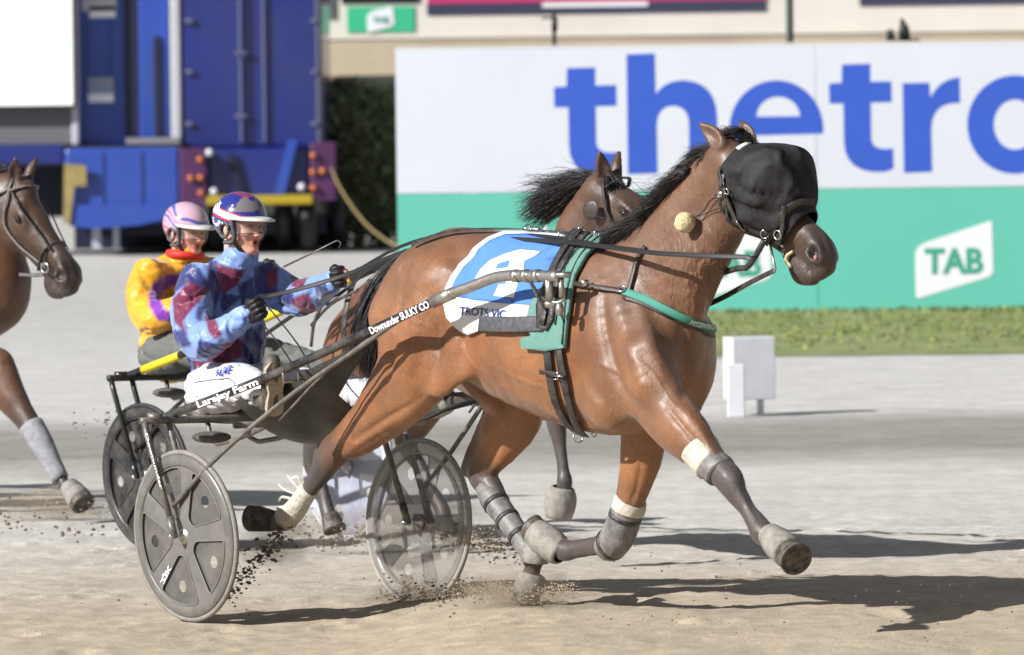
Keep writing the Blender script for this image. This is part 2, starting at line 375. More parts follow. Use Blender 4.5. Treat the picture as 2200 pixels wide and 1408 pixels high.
# grass verge under the hoarding: low bank
BY = 71.3
M_grass = mat('mown_grass', (.17, .22, .065), .9, var=.3, vs_=6, bump=.6, bs=40, dust=(.36, .32, .22), dscale=1.6, damt=.7, stretch=(1, 1, 1))
vx = np.linspace(-1.6, 40, 150); vy = np.concatenate([np.linspace(59.6, 61.5, 24), np.linspace(61.6, 73, 30)]); VX, VY = np.meshgrid(vx, vy, indexing='ij'); q1, q2 = VX.ravel(), VY.ravel()
vz = .006+.06*sstep((q2-59.8-.5*fnoise(q1, q2, 1.3, .2, 9))/2.5)+.03*fnoise(q1, q2, 2, 2, 4)*sstep((q2-59.8)/1.2)+.02*fnoise(q1, q2, 6, 6, 5)*sstep((q2-59.8)/1.0)
nx_, ny_ = len(vx), len(vy); I, Jx = np.meshgrid(np.arange(nx_-1), np.arange(ny_-1), indexing='ij'); a = (I*ny_+Jx).ravel()
vg = mesh('verge', np.stack([q1, q2, vz], 1), np.stack([a, a+ny_, a+ny_+1, a+1], 1), M_grass, None, True); tag(vg, 'strip of mown grass between the track and the advertising hoarding', kind='structure')
# grass blades
nb = 15000; bx = RNG.uniform(-1.4, 12, nb); by = 60.2+11.0*RNG.random(nb)**.8; keep = (by > 61.6) | (RNG.random(nb) < .35); bx, by = bx[keep], by[keep]; nb = len(bx)
hh = RNG.uniform(.012, .032, nb)*(1+.6*(by > 70.3)); wd = RNG.uniform(.010, .026, nb); an = RNG.uniform(0, 6.28, nb); ln = RNG.uniform(-.04, .04, (nb, 2)); bz = .006+.055*sstep((by-59.8)/2.5)
P = np.stack([np.stack([bx-wd*np.cos(an), by-wd*np.sin(an), bz], 1), np.stack([bx+wd*np.cos(an), by+wd*np.sin(an), bz], 1), np.stack([bx+ln[:, 0], by+ln[:, 1], bz+hh], 1)], 1).reshape(-1, 3)
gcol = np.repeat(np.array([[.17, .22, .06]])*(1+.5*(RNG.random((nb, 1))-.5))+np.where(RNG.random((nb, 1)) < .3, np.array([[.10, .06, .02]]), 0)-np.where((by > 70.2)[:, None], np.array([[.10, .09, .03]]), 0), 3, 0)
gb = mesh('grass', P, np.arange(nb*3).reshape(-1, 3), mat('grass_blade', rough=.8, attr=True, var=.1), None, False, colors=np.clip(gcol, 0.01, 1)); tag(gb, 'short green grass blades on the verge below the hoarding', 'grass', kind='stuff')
# ------------------------------------------------------------------ horses
BAY = np.array((.275, .118, .047)); DARKLEG = np.array((.060, .053, .052)); MUZ = np.array((.040, .028, .024)); RED = np.array((.12, .05, .028))
def coat_material(name, bump=.35, rough=.42):
    m = mat(name, rough=rough, var=.20, vs_=130, attr=True, spec=.5, sheen=.08, dust=(.085, .045, .028), dscale=5.5, damt=.55, stretch=(1, 1, .35))
    nt = m.node_tree; N = nt.nodes; Lk = nt.links; b = N['Principled BSDF']; tc = N.new('ShaderNodeTexCoord')
    def noi(sc, det, st=(1, 1, 1), rot=(0, 0, 0)):
        mp = N.new('ShaderNodeMapping'); mp.inputs['Scale'].default_value = st; mp.inputs['Rotation'].default_value = rot; Lk.new(tc.outputs['Object'], mp.inputs[0])
        n = N.new('ShaderNodeTexNoise'); n.inputs['Scale'].default_value = sc; n.inputs['Detail'].default_value = det; n.inputs['Roughness'].default_value = .6
        Lk.new(mp.outputs[0], n.inputs['Vector']); return n.outputs[0]
    b.inputs['Coat Weight'].default_value = .22; b.inputs['Coat Roughness'].default_value = .34
    fine = noi(260, 3, (1, 1, .3)); mid = noi(22, 5, (1, 1, .5)); ve = noi(7, 6)
    # vein / wrinkle network where attribute 'wr' is set
    wr = N.new('ShaderNodeAttribute'); wr.attribute_name = 'wr'
    mpw = N.new('ShaderNodeMapping'); mpw.inputs['Scale'].default_value = (1, 1, .3); mpw.inputs['Rotation'].default_value = (0, .55, 0); Lk.new(tc.outputs['Object'], mpw.inputs[0])
    dn = N.new('ShaderNodeTexNoise'); dn.inputs['Scale'].default_value = 14; Lk.new(mpw.outputs[0], dn.inputs['Vector'])
    ad = N.new('ShaderNodeVectorMath'); ad.operation = 'MULTIPLY_ADD'; ad.inputs[1].default_value = (.12, .12, .12); Lk.new(dn.outputs['Color'], ad.inputs[0]); Lk.new(mpw.outputs[0], ad.inputs[2])
    vo = N.new('ShaderNodeTexVoronoi'); vo.feature = 'SMOOTH_F1'; vo.inputs['Scale'].default_value = 48; vo.inputs['Smoothness'].default_value = .5; Lk.new(ad.outputs[0], vo.inputs['Vector'])
    mw = N.new('ShaderNodeMath'); mw.operation = 'MULTIPLY'; Lk.new(vo.outputs['Distance'], mw.inputs[0]); Lk.new(wr.outputs['Fac'], mw.inputs[1])
    mw2 = N.new('ShaderNodeMath'); mw2.operation = 'MULTIPLY'; Lk.new(mw.outputs[0], mw2.inputs[0]); mw2.inputs[1].default_value = -3.2
    s1 = N.new('ShaderNodeMath'); s1.operation = 'MULTIPLY_ADD'; Lk.new(fine, s1.inputs[0]); s1.inputs[1].default_value = .40; Lk.new(mid, s1.inputs[2])
    s2 = N.new('ShaderNodeMath'); s2.operation = 'ADD'; Lk.new(s1.outputs[0], s2.inputs[0]); Lk.new(mw2.outputs[0], s2.inputs[1])
    bp = N.new('ShaderNodeBump'); bp.inputs['Strength'].default_value = bump; bp.inputs['Distance'].default_value = .012
    Lk.new(s2.outputs[0], bp.inputs['Height']); Lk.new(bp.outputs[0], b.inputs['Normal'])
    rr = N.new('ShaderNodeMapRange'); rr.inputs['From Min'].default_value = .35; rr.inputs['From Max'].default_value = .65; rr.inputs['To Min'].default_value = rough-.1; rr.inputs['To Max'].default_value = rough+.2
    Lk.new(ve, rr.inputs[0]); Lk.new(rr.outputs[0], b.inputs['Roughness'])
    return m
def head_prims(B, P0, P1, k=.02, roll=0.0, open_mouth=.0):
    """horse head from poll P0 to nose tip P1 (local coordinates)"""
    P0, P1 = np.array(P0, float), np.array(P1, float); ax = P1-P0; Ln = np.linalg.norm(ax); ax /= Ln; s = Ln/.62
    lat = np.cross([0, 0, 1.], ax); lat /= np.linalg.norm(lat); up = np.cross(ax, lat)
    if roll: lat, up = lat*math.cos(roll)+up*math.sin(roll), up*math.cos(roll)-lat*math.sin(roll)
    M = np.stack([ax, lat, up], 1)
    g = lambda x, y, z: P0+s*(M@np.array([x, y, z]))
    c = lambda pts, kk=k, **q: B.chain([(*g(p[0], p[1], p[2]), p[3]*s, p[4], p[5] if len(p) > 5 else 0) for p in pts], k=kk*s, L=lat, **q)
    c([(-.02, 0, -.05, .075, .9, 0), (.10, 0, -.075, .095, .88, .0), (.21, 0, -.08, .093, .9, .05), (.33, 0, -.075, .077, .80, .35), (.44, 0, -.072, .069, .76, .7), (.51, 0, -.068, .064, .80, 1), (.57, 0, -.082, .052, .92, 1)], .03)
    c([(.04, 0, -.13, .075, .75, 0), (.12, 0, -.165, .085, .68, 0), (.20, 0, -.165, .075, .68, .05), (.30, 0, -.15, .055, .7, .4), (.42, 0, -.145, .042, .8, .8), (.50, 0, -.16, .036, .95, 1), (.54, 0, -.168, .034, 1, 1)], .035)
    for sd in (-1, 1):
        c([(.10, sd*.055, -.13, .06, .5), (.17, sd*.055, -.15, .058, .5), (.22, sd*.05, -.13, .045, .5)], .03)         # cheek
        c([(.14, sd*.06, -.035, .03, .8, .2), (.19, sd*.078, -.045, .026, .8, .4), (.23, sd*.07, -.06, .022, .8, .3)], .02)  # brow
        c([(.22, sd*.066, -.085, .012, 1), (.34, sd*.05, -.09, .010, 1), (.40, sd*.045, -.088, .006, 1)], .02)            # facial crest
        c([(.48, sd*.036, -.045, .026, .8, 1), (.53, sd*.050, -.055, .030, .7, 1), (.575, sd*.044, -.075, .027, .8, 1)], .014); c([(.52, sd*.066, -.085, .010, 1, 1), (.56, sd*.066, -.098, .011, 1, 1), (.59, sd*.050, -.085, .010, 1, 1)], .010)  # nostril wings
        B.ell(g(.548, sd*.074, -.068), np.array([.026, .030, .019])*s, .005, rot=M@np.array([[.85, 0, .53], [0, 1, 0], [-.53, 0, .85]]), cut=True)
        B.ell(g(.185, sd*.093, -.062), np.array([.024, .012, .018])*s, .012, rot=M, cut=True)
    c([(.60, 0, -.105, .034, 1.25, 1), (.59, 0, -.138, .028, 1.3, 1)], .014)
    c([(.49, 0, -.185, .034, 1, 1), (.53, 0, -.200, .034, 1.05, 1), (.575, 0, -.178, .026, 1.2, 1)], .016)
    for sd in (-1, 1):
        c([(.455, sd*.050, -.128, .006, 1), (.52, sd*.056, -.142, .006, 1), (.575, sd*.05, -.158, .006, 1), (.62, 0, -.166, .006, 1)], .006, cut=True)
    return g, M, s
def ear(B, base, tip, open_dir, r=.034, k=.01, b=.15):
    base, tip, od = np.array(base), np.array(tip), np.array(open_dir, float); od = od/np.linalg.norm(od); ax = tip-base
    pts = []
    for t, rr in ((0, .75), (.2, 1.), (.45, .95), (.7, .62), (.88, .34), (1, .1)): pts.append((*(base+ax*t-od*.008*math.sin(t*3.14)), r*rr, .999, b+.5*t*t))
    B.chain(pts, k=k, sub=2)
    pts = [(*(base+ax*t+od*r*1.0*(1-t*.5)), r*rr, 1.0) for t, rr in ((.1, .45), (.3, .85), (.55, .8), (.78, .45), (.92, .15))]
    B.chain(pts, k=.006, sub=2, cut=True)
def finish_horse(B, fr, name, label, coatm, dark=1.0, wrinkle=None, seed=1, bay=BAY, group=None, sm=2, dots=(), face=None, grooves=()):
    V, Fc = B.mesh(sm); b = np.clip(B.btag(V), 0, 1)
    N = vnormals(V, Fc)
    b = np.clip(b+.25*vnoise(V, 14, seed)*(b > .05)*(b < .95)+.0, 0, 1)
    n1 = vnoise(V, 3.0, seed+1); n2 = vnoise(V, 9, seed+2)
    body = bay[None]*(1+.45*n1+.22*n2)[:, None]
    body = body*(1-np.clip(-n1-.05, 0, 1)[:, None]*np.array([.2, .5, .7]))
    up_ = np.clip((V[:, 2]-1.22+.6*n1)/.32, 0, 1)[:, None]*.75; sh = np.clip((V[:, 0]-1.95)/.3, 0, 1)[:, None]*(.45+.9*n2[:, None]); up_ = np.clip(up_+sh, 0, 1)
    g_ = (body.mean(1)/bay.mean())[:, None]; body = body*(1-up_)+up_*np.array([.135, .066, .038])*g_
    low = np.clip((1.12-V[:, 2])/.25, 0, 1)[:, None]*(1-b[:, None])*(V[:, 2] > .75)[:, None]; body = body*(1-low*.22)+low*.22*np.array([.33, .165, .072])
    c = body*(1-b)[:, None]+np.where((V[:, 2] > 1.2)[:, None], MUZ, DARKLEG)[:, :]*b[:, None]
    mid = np.exp(-((b-.45)/.25)**2)[:, None]; c = c*(1-.35*mid)+RED*.6*.35*mid
    rib = np.exp(-((V[:, 0]-1.45)/.22)**2-((V[:, 2]-1.15)/.17)**2)*np.sin(V[:, 0]*70+V[:, 2]*9)*.0018
    if grooves:
        bv0 = hitter(BVHTree.FromPolygons([tuple(p) for p in fr.W(V)], [tuple(int(i) for i in f) for f in Fc])); disp = np.zeros(len(V))
        for pts, amp, wd in grooves:
            Q = []
            for u, v in cr(np.array(pts, float), 5):
                h_ = bv0(u, v, 0)
                if h_ is not None: q_ = h_[0]-fr.O; Q.append((q_@fr.X, q_@fr.Y, q_[2]))
            Q = np.array(Q); n_ = len(Q); taper = np.sin(np.linspace(.25, math.pi-.25, n_)); m = np.all((V > Q.min(0)-.2) & (V < Q.max(0)+.2), 1); idx_ = np.where(m)[0]; best = np.zeros(len(idx_))
            for a_, b__, t_ in zip(Q[:-1], Q[1:], taper[:-1]):
                ba = b__-a_; tt = np.clip(((V[idx_]-a_)@ba)/max(ba@ba, 1e-9), 0, 1)[:, None]; dd_ = np.linalg.norm(V[idx_]-a_-tt*ba, axis=1); best = np.maximum(best, t_*np.exp(-(dd_/wd)**2))
            disp[idx_] += amp*best
        V = V+N*disp[:, None]; N = vnormals(V, Fc)
    V = V+N*(.010*vnoise(V, 5.5, seed+9)+.005*vnoise(V, 12, seed+5)+.0025*vnoise(V, 26, seed+6)+rib)[:, None]
    if face is not None:
        rl = (V-face[0])@face[1]; m = np.clip((rl[:, 0]+.10)/.12, 0, 1)*(np.linalg.norm(rl[:, 1:], axis=1) < .27)*(rl[:, 0] < .8); c = c*(1-m[:, None]*face[2])
    for dp, dr in dots: c = c*(1-np.clip(1.5*np.exp(-(np.linalg.norm(V-dp, axis=1)/dr)**4), 0, 1)*.93)[:, None]  # dots: dark of the nostril holes painted into the vertex colour
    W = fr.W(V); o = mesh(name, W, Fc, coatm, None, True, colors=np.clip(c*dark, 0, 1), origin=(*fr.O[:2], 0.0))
    if wrinkle is not None:
        a = o.data.attributes.new('wr', 'FLOAT', 'POINT'); w = np.zeros(len(V), np.float32)
        for cx, cz, rx, rz, am in wrinkle: w += am*np.exp(-(((V[:, 0]-cx)/rx)**2+((V[:, 2]-cz)/rz)**2)).astype(np.float32)
        a.data.foreach_set('value', np.clip(w, 0, 1))
    tag(o, label, 'horse', group)
    bvh = BVHTree.FromPolygons([tuple(p) for p in W], [tuple(int(i) for i in f) for f in Fc])
    return o, bvh
def hitter(bvh, fallback=None):
    def hit(u, v, off=.004):
        d = ray(u, v); p, n, _, _ = bvh.ray_cast(Vector(CAM), Vector(d))
        if p is None:
            best = None
            for t in np.arange(26.5, 32, .06):
                q, n_, _, ds = bvh.find_nearest(Vector(CAM+d*t), .25)
                if q is not None and (best is None or ds < best[2]): best = (q, n_, ds)
            if best is None: return None
            p, n = best[0], best[1]; return np.array(p)+np.array(n)*off, np.array(n)
        p = np.array(p); n = np.array(n)
        if n@d > 0: n = -n
        return p+n*off, n
    return hit
coat1 = coat_material('bay_coat', .50, .40)
f = F1
def px(nodes, fr=F1): return [(*fr.loc(n[0], n[1], n[2]), *n[3:]) for n in nodes]
HB = Body((-.35, -.45, -.02), (3.45, .45, 2.16), .0085)
# trunk
HB.chain([(.84, 0, 1.30, .25, .80), (1.02, 0, 1.325, .285, .86), (1.25, 0, 1.275, .295, .90), (1.50, 0, 1.225, .325, .86), (1.78, 0, 1.19, .355, .80), (2.02, 0, 1.175, .36, .70), (2.14, 0, 1.18, .31, .74), (2.20, 0, 1.17, .25, .82)], k=.05)
HB.chain([(1.0, 0, 1.54, .085, 1.5), (1.3, 0, 1.535, .08, 1.6), (1.6, 0, 1.525, .07, 1.5), (1.86, 0, 1.55, .07, .9), (2.05, 0, 1.52, .08, .8)], k=.09)
HB.chain([(.92, -.13, 1.42, .13, 1), (.80, -.15, 1.27, .13, 1)], k=.08); HB.chain([(.92, .13, 1.42, .13, 1), (.80, .15, 1.27, .13, 1)], k=.08)
# neck
p0 = F1.loc(1583, 322, 0); nose = p0+np.array([.474, .133, -.388])
HB.chain([(2.05, 0, 1.30, .30, .62), (2.22, 0, 1.40, .265, .58), (2.35, 0, 1.54, .21, .56), (2.46, .0, 1.69, .16, .58), (2.57, .0, 1.81, .122, .62), (2.66, .01, 1.88, .10, .7)], k=.07)
HB.chain([(2.34, 0, 1.28, .12, .9), (2.46, 0, 1.42, .11, .9), (2.575, .0, 1.55, .10, .95), (2.70, .01, 1.68, .08, .95), (2.77, .02, 1.75, .07, .9)], k=.06)   # windpipe side
gH, MH, sH = head_prims(HB, p0, nose)
ear(HB, F1.loc(1552, 312, -.055), F1.loc(1500, 262, -.085), (.35, -1, .0), r=.036)
ear(HB, F1.loc(1612, 306, .055), F1.loc(1590, 258, .075), (.75, -.7, .1), r=.034, b=.5)
# shoulder, chest
for s_ in (-1, 1):
    HB.chain([(2.02, s_*.15, 1.38, .13, .5), (2.16, s_*.17, 1.24, .16, .5), (2.22, s_*.165, 1.10, .16, .6), (2.17, s_*.165, .98, .14, .7)], k=.09)
    HB.chain([(2.31, s_*.10, 1.20, .11, 1), (2.27, s_*.10, 1.06, .11, 1)], k=.06)
# right fore (near side, reaching forward)
HB.chain(px([(1366, 770, -.13, .15, .6, 0), (1398, 832, -.165, .14, .62, 0), (1436, 890, -.185, .122, .66, 0), (1475, 935, -.19, .103, .75, 0), (1516, 978, -.18, .070, .85, .1), (1548, 1012, -.18, .060, .9, .8), (1568, 1035, -.18, .062, .88, 1), (1582, 1062, -.18, .048, .85, 1), (1606, 1096, -.17, .036, .85, 1), (1626, 1125, -.17, .040, .9, 1), (1640, 1145, -.17, .046, .95, 1), (1660, 1162, -.17, .038, 1, 1), (1685, 1182, -.17, .045, 1, 1)]), k=.09)
# left fore (far side, folded)
HB.chain(px([(1385, 860, .17, .14, .7, 0), (1384, 930, .17, .105, .8, 0), (1372, 1010, .17, .082, .85, 0), (1352, 1080, .17, .062, .9, .4), (1336, 1130, .17, .058, .9, 1), (1322, 1158, .17, .06, .9, 1)]), k=.04)
HB.chain(px([(1322, 1160, .17, .055, .85, 1), (1285, 1172, .17, .040, .85, 1), (1240, 1180, .17, .038, .85, 1), (1212, 1182, .17, .046, .9, 1), (1190, 1165, .17, .036, .95, 1), (1165, 1145, .17, .045, 1, 1)]), k=.03)
# right hind (near side, stretched back)
HB.chain(px([(945, 640, -.17, .20, .6, 0), (905, 740, -.19, .215, .62, 0), (882, 800, -.20, .185, .6, 0), (838, 862, -.20, .145, .62, 0), (780, 925, -.20, .098, .7, 0), (735, 962, -.20, .062, .8, .35), (703, 995, -.20, .054, .8, .95), (680, 1028, -.20, .046, .8, 1), (655, 1065, -.20, .036, .8, 1), (632, 1095, -.20, .034, .85, 1), (612, 1118, -.20, .042, .9, 1), (588, 1122, -.20, .034, .95, 1), (560, 1116, -.20, .045, 1, 1)]), k=.04)
HB.chain(px([(770, 905, -.20, .05, .7, 0), (728, 940, -.20, .036, .8, .3), (690, 975, -.20, .034, .8, .9)]), k=.04)
HB.chain(px([(990, 770, -.24, .09, .4, 0), (945, 800, -.24, .10, .45, 0)]), k=.07)   # stifle fold
# left hind (far side, under the body)
HB.chain(px([(1040, 760, .17, .17, .7, 0), (1110, 870, .17, .135, .7, 0), (1080, 935, .17, .112, .7, .0), (1048, 985, .17, .08, .75, .55), (1035, 1018, .17, .066, .8, .95), (1058, 1055, .17, .052, .8, 1), (1085, 1100, .17, .038, .85, 1), (1118, 1150, .17, .036, .85, 1), (1148, 1192, .17, .045, .9, 1), (1144, 1222, .17, .036, .95, 1), (1136, 1262, .17, .05, 1, 1)]), k=.04)
HB.chain(px([(1058, 900, .17, .05, .7, 0), (1020, 965, .17, .038, .7, .5), (1006, 1008, .17, .036, .8, 1)]), k=.04)
# muscle relief
def gro(pts, r, k=.05): HB.chain([(*F1.loc(u, v, w), r, 1) for u, v, w in pts], k=k, cut=True)
gro([(1330, 700, -.36), (1290, 800, -.37), (1275, 880, -.34)], .055, .06)
gro([(1000, 640, -.34), (985, 740, -.36), (960, 800, -.36)], .05, .06)
HB.chain(px([(1385, 760, -.22, .07, .8), (1392, 830, -.235, .07, .8)]), k=.09)
GRV = [([(1300, 590), (1296, 680), (1312, 770), (1345, 850), (1385, 895)], -.020, .030), ([(1345, 560), (1370, 650), (1400, 740), (1425, 800)], .012, .030), ([(1440, 620), (1470, 720), (1478, 800), (1465, 860)], -.014, .022),
 ([(1330, 640), (1350, 740), (1380, 820)], .014, .035), ([(1420, 860), (1470, 920), (1515, 975)], -.008, .012), ([(1440, 840), (1500, 920), (1545, 990)], .007, .016),
 ([(1150, 870), (1230, 905), (1300, 925)], .008, .03), ([(1250, 800), (1300, 870), (1360, 925)], -.010, .03),
 ([(870, 600), (850, 690), (838, 780), (830, 850)], -.013, .022), ([(930, 620), (945, 700), (935, 780), (905, 850)], -.014, .030), ([(900, 640), (890, 730), (875, 810)], .010, .035), ([(985, 660), (992, 730), (985, 790)], -.022, .040), ([(940, 560), (985, 600), (1010, 650)], .010, .03),
 ([(900, 860), (830, 900), (760, 945)], -.009, .014), ([(860, 900), (800, 935), (740, 975)], .006, .014), ([(1090, 900), (1070, 960), (1045, 1010)], -.008, .014), ([(1380, 970), (1370, 1040), (1352, 1090)], -.007, .012),
 ([(1590, 1040), (1612, 1080), (1632, 1120)], -.006, .008), ([(690, 1010), (664, 1050)], -.006, .009), ([(1520, 560), (1530, 620), (1515, 690)], -.012, .020), ([(1460, 560), (1490, 640), (1495, 710)], .010, .025),
 ([(1040, 780), (1120, 815), (1200, 845)], .004, .010), ([(1260, 770), (1320, 800), (1370, 860)], .004, .007), ([(1350, 760), (1400, 800), (1440, 860), (1480, 900)], .004, .006), ([(1390, 700), (1440, 750), (1470, 830)], .004, .007), ([(960, 690), (1000, 770), (1060, 810)], .004, .008), ([(1740, 470), (1720, 500), (1700, 530)], .004, .006)]
wr_l = F1.loc(1480, 620, -.2)
horse1, bvh1 = finish_horse(HB, F1, 'horse', 'bay horse in a black eye mask trotting in front, pulling the nearest sulky', coat1, grooves=GRV, dots=[(gH(.552, sd*.066, -.068), .020) for sd in (-1, 1)],
    wrinkle=[(wr_l[0], wr_l[2], .16, .15, 1.0), (F1.loc(1440, 600, -.2)[0], F1.loc(1440, 560, -.2)[2], .15, .16, .5)])
hit1 = hitter(bvh1)

def hoof(parent, c0, c1, m, r0=.040, r1=.058, name='hoof'):
    c0, c1 = np.array(c0), np.array(c1); L = np.linalg.norm(c1-c0); b = MB()
    b.lathe(c0, c1-c0, [(.001, -.004), (r0*.9, 0), (r0*1.04, .006), (r1*.98, L-.012), (r1, L-.002), (r1*.93, L), (r1*.80, L-.001), (r1*.74, L-.012), (.001, L-.008)], 22)
    return b.build(name, m, parent)
M_hoof = mat('hoof_horn', (.045, .038, .034), .55, var=.3, bump=.3, bs=30, dust=(.30, .26, .21), dscale=30)
def wp(u, v, w, fr=F1): return fr.w1(fr.loc(u, v, w))
hoof(horse1, wp(1672, 1164, -.175), wp(1711, 1203, -.22), M_hoof, .046, .066)
hoof(horse1, wp(1180, 1160, .17), wp(1140, 1132, .15), M_hoof)
hoof(horse1, wp(588, 1120, -.20), wp(540, 1112, -.22), M_hoof, .043, .060)
hoof(horse1, wp(1142, 1235, .17), wp(1128, 1296, .15), M_hoof, .046, .060)
# ------------------------------------------------------------------ harness of the front horse
M_leather = mat('black_leather', (.022, .020, .021), .42, var=.4, vs_=60, bump=.3, bs=120, dust=(.22, .20, .18), dscale=25, damt=.35)
M_leather2 = mat('brown_black_leather', (.035, .026, .022), .38, var=.3, vs_=60, bump=.25, bs=140)
M_rein = mat('dark_rein_webbing', (.012, .012, .013), .5, var=.3, vs_=120)
M_steel = mat('bright_metal', (.62, .62, .63), .24, 1.0, var=.15, vs_=40)
M_teal = mat('teal_fabric', (.085, .235, .195), .8, var=.12, vs_=90, bump=.25, bs=300, sheen=.3, dust=(.25, .27, .25), dscale=20, damt=.35)
M_white = mat('white_cloth', (.66, .67, .71), .8, var=.04, vs_=20, bump=.35, bs=14)
M_blue = mat('blue_cloth', (.075, .20, .60), .8, var=.06, vs_=20, bump=.35, bs=14)
M_navy = mat('navy_print', (.02, .05, .19), .7, var=.1)
M_whitep = mat('white_print', (.80, .80, .82), .6, var=.03)
M_rubber = mat('grey_rubber_boot', (.21, .20, .185), .7, var=.3, vs_=30, bump=.5, bs=40, dust=(.36, .32, .26), dscale=22)
M_tape = mat('white_bandage_tape', (.55, .51, .44), .8, var=.2, vs_=40, bump=.5, bs=60, dust=(.26, .22, .18), dscale=22, damt=.75)
M_shin = mat('grey_shin_boot', (.13, .13, .132), .5, var=.4, vs_=24, bump=.5, bs=30, dust=(.34, .31, .27), dscale=22)
def hpts(pts, off=.006, hit=None, fr=F1):
    P = []; N = []
    for q in pts:
        h = (hit or hit1)(q[0], q[1], off)
        if h is not None: P.append(h[0]); N.append(h[1])
    return np.array(P), np.array(N)
def dens(pts, step=14):
    out = []
    for a, b in zip(pts[:-1], pts[1:]):
        n = max(1, int(math.hypot(b[0]-a[0], b[1]-a[1])/step)); out += [(a[0]+(b[0]-a[0])*i/n, a[1]+(b[1]-a[1])*i/n) for i in range(n)]
    return out+[tuple(pts[-1][:2])]
def smo(P, k=2):
    P = np.array(P, float)
    for _ in range(k): P[1:-1] = P[1:-1]*.4+.3*(P[:-2]+P[2:])
    return P
def body_strap(b, pts, w, off=.006, t=.004, hit=None, k=3):
    P, N = hpts(dens(cr(np.array(pts, float), 4).tolist()), off, hit)
    if len(P) < 3: print('STRAP MISS', pts); P = np.array([wp(u, v, -.05) for u, v in pts]+[wp(pts[-1][0]+2, pts[-1][1], -.05)]); N = np.tile([-.5, -.8, .2], (len(P), 1))
    P = smo(P, k); N = smo(N, 4); b.ribbon(P, N, w, t); return P, N
def inside(poly, p):
    x, y = p; c = False; n = len(poly)
    for i in range(n):
        x1, y1 = poly[i]; x2, y2 = poly[(i+1) % n]
        if (y1 > y) != (y2 > y) and x < (x2-x1)*(y-y1)/(y2-y1)+x1: c = not c
    return c
def cdt(outer, holes=(), step=16):
    """triangulate an outline with interior points"""
    vs = []; ed = []
    for lp in [outer]+list(holes):
        lp = dens(list(lp)+[lp[0]], step)[:-1]; n0 = len(vs); vs += lp; ed += [(n0+i, n0+(i+1) % len(lp)) for i in range(len(lp))]
    xs = [p[0] for p in outer]; ys = [p[1] for p in outer]
    for x in np.arange(min(xs)+step/2, max(xs), step):
        for y in np.arange(min(ys)+step/2, max(ys), step):
            if inside(outer, (x, y)) and not any(inside(h, (x, y)) for h in holes): vs.append((x, y))
    r = delaunay_2d_cdt([Vector(v) for v in vs], ed, [], 0, 1e-6); V = [tuple(v) for v in r[0]]; T = []
    for t in r[2]:
        c = (sum(V[i][0] for i in t)/3, sum(V[i][1] for i in t)/3)
        if inside(outer, c) and not any(inside(h, c) for h in holes): T.append(tuple(t))
    return V, T
def drape(name, outer, m, parent, off=.01, thick=.004, holes=(), step=14, hit=None, fold=0.0, smoothn=3, **k):
    V, T = cdt(outer, holes, step); P = []; N = []; bad = []
    for i, (u, v) in enumerate(V):
        h = (hit or hit1)(u, v, off)
        if h is None: P.append(np.zeros(3)); N.append(np.array([0, -1., 0])); bad.append(i)
        else: P.append(h[0]); N.append(h[1])
    P = np.array(P); N = np.array(N); T = [t for t in T if not any(i in bad for i in t)]
    if fold: P = P+N*(fold*(.5+vnoise(P, 5.5, 3)+.5*vnoise(P, 12, 4)))[:, None]
    adj = {}
    for t in T:
        for a in t: adj.setdefault(a, set()).update(t)
    for _ in range(smoothn):
        Q = P.copy()
        for a, s_ in adj.items():
            l = list(s_); Q[a] = P[l].mean(0)
        if smoothn: N = np.array([N[list(adj[i])].mean(0) if i in adj else N[i] for i in range(len(N))])
    N /= np.maximum(np.linalg.norm(N, axis=1), 1e-9)[:, None]
    n = len(P); e = {}
    for t in T:
        for a, b_ in ((t[0], t[1]), (t[1], t[2]), (t[2], t[0])): e[(a, b_)] = e.get((a, b_), 0)+1
    F2 = [tuple(t) for t in T]+[tuple(i+n for i in t[::-1]) for t in T]
    F2 += [(b_, a, a+n, b_+n) for (a, b_) in e if (b_, a) not in e]
    # orient outward
    t0 = T[len(T)//2]; nn = np.cross(P[t0[1]]-P[t0[0]], P[t0[2]]-P[t0[0]])
    if nn@N[t0[0]] < 0: F2 = [f_[::-1] for f_ in F2]
    return mesh(name, np.vstack([P, P-N*thick]), F2, m, parent, True, **k)
def text_mesh(s, bold=0.02, shear=0.0, space=1.0):
    cu = bpy.data.curves.new('t', 'FONT'); cu.body = s; cu.size = 1; cu.offset = bold; cu.shear = shear; cu.space_character = space; cu.resolution_u = 3; cu.fill_mode = 'FRONT'
    o = bpy.data.objects.new('t', cu); col.objects.link(o); bpy.context.view_layer.update()
    me = bpy.data.meshes.new_from_object(o.evaluated_get(bpy.context.evaluated_depsgraph_get()))
    V = np.array([v.co[:] for v in me.vertices]); Fc = [tuple(p.vertices) for p in me.polygons]
    bpy.data.objects.remove(o); bpy.data.curves.remove(cu); bpy.data.meshes.remove(me); return V, Fc
def print_text(name, s, fn, m, parent, bold=.02, shear=0.0, space=1.0, **k):
    """lettering: fn maps (x in 0..1, y in text heights) to a point"""
    V, Fc = text_mesh(s, bold, shear, space); x0, x1 = V[:, 0].min(), V[:, 0].max(); y1 = .70
    P = np.array([fn((x-x0)/(x1-x0), y/y1) for x, y, _ in V]); return mesh(name, P, Fc, m, parent, False, **k)

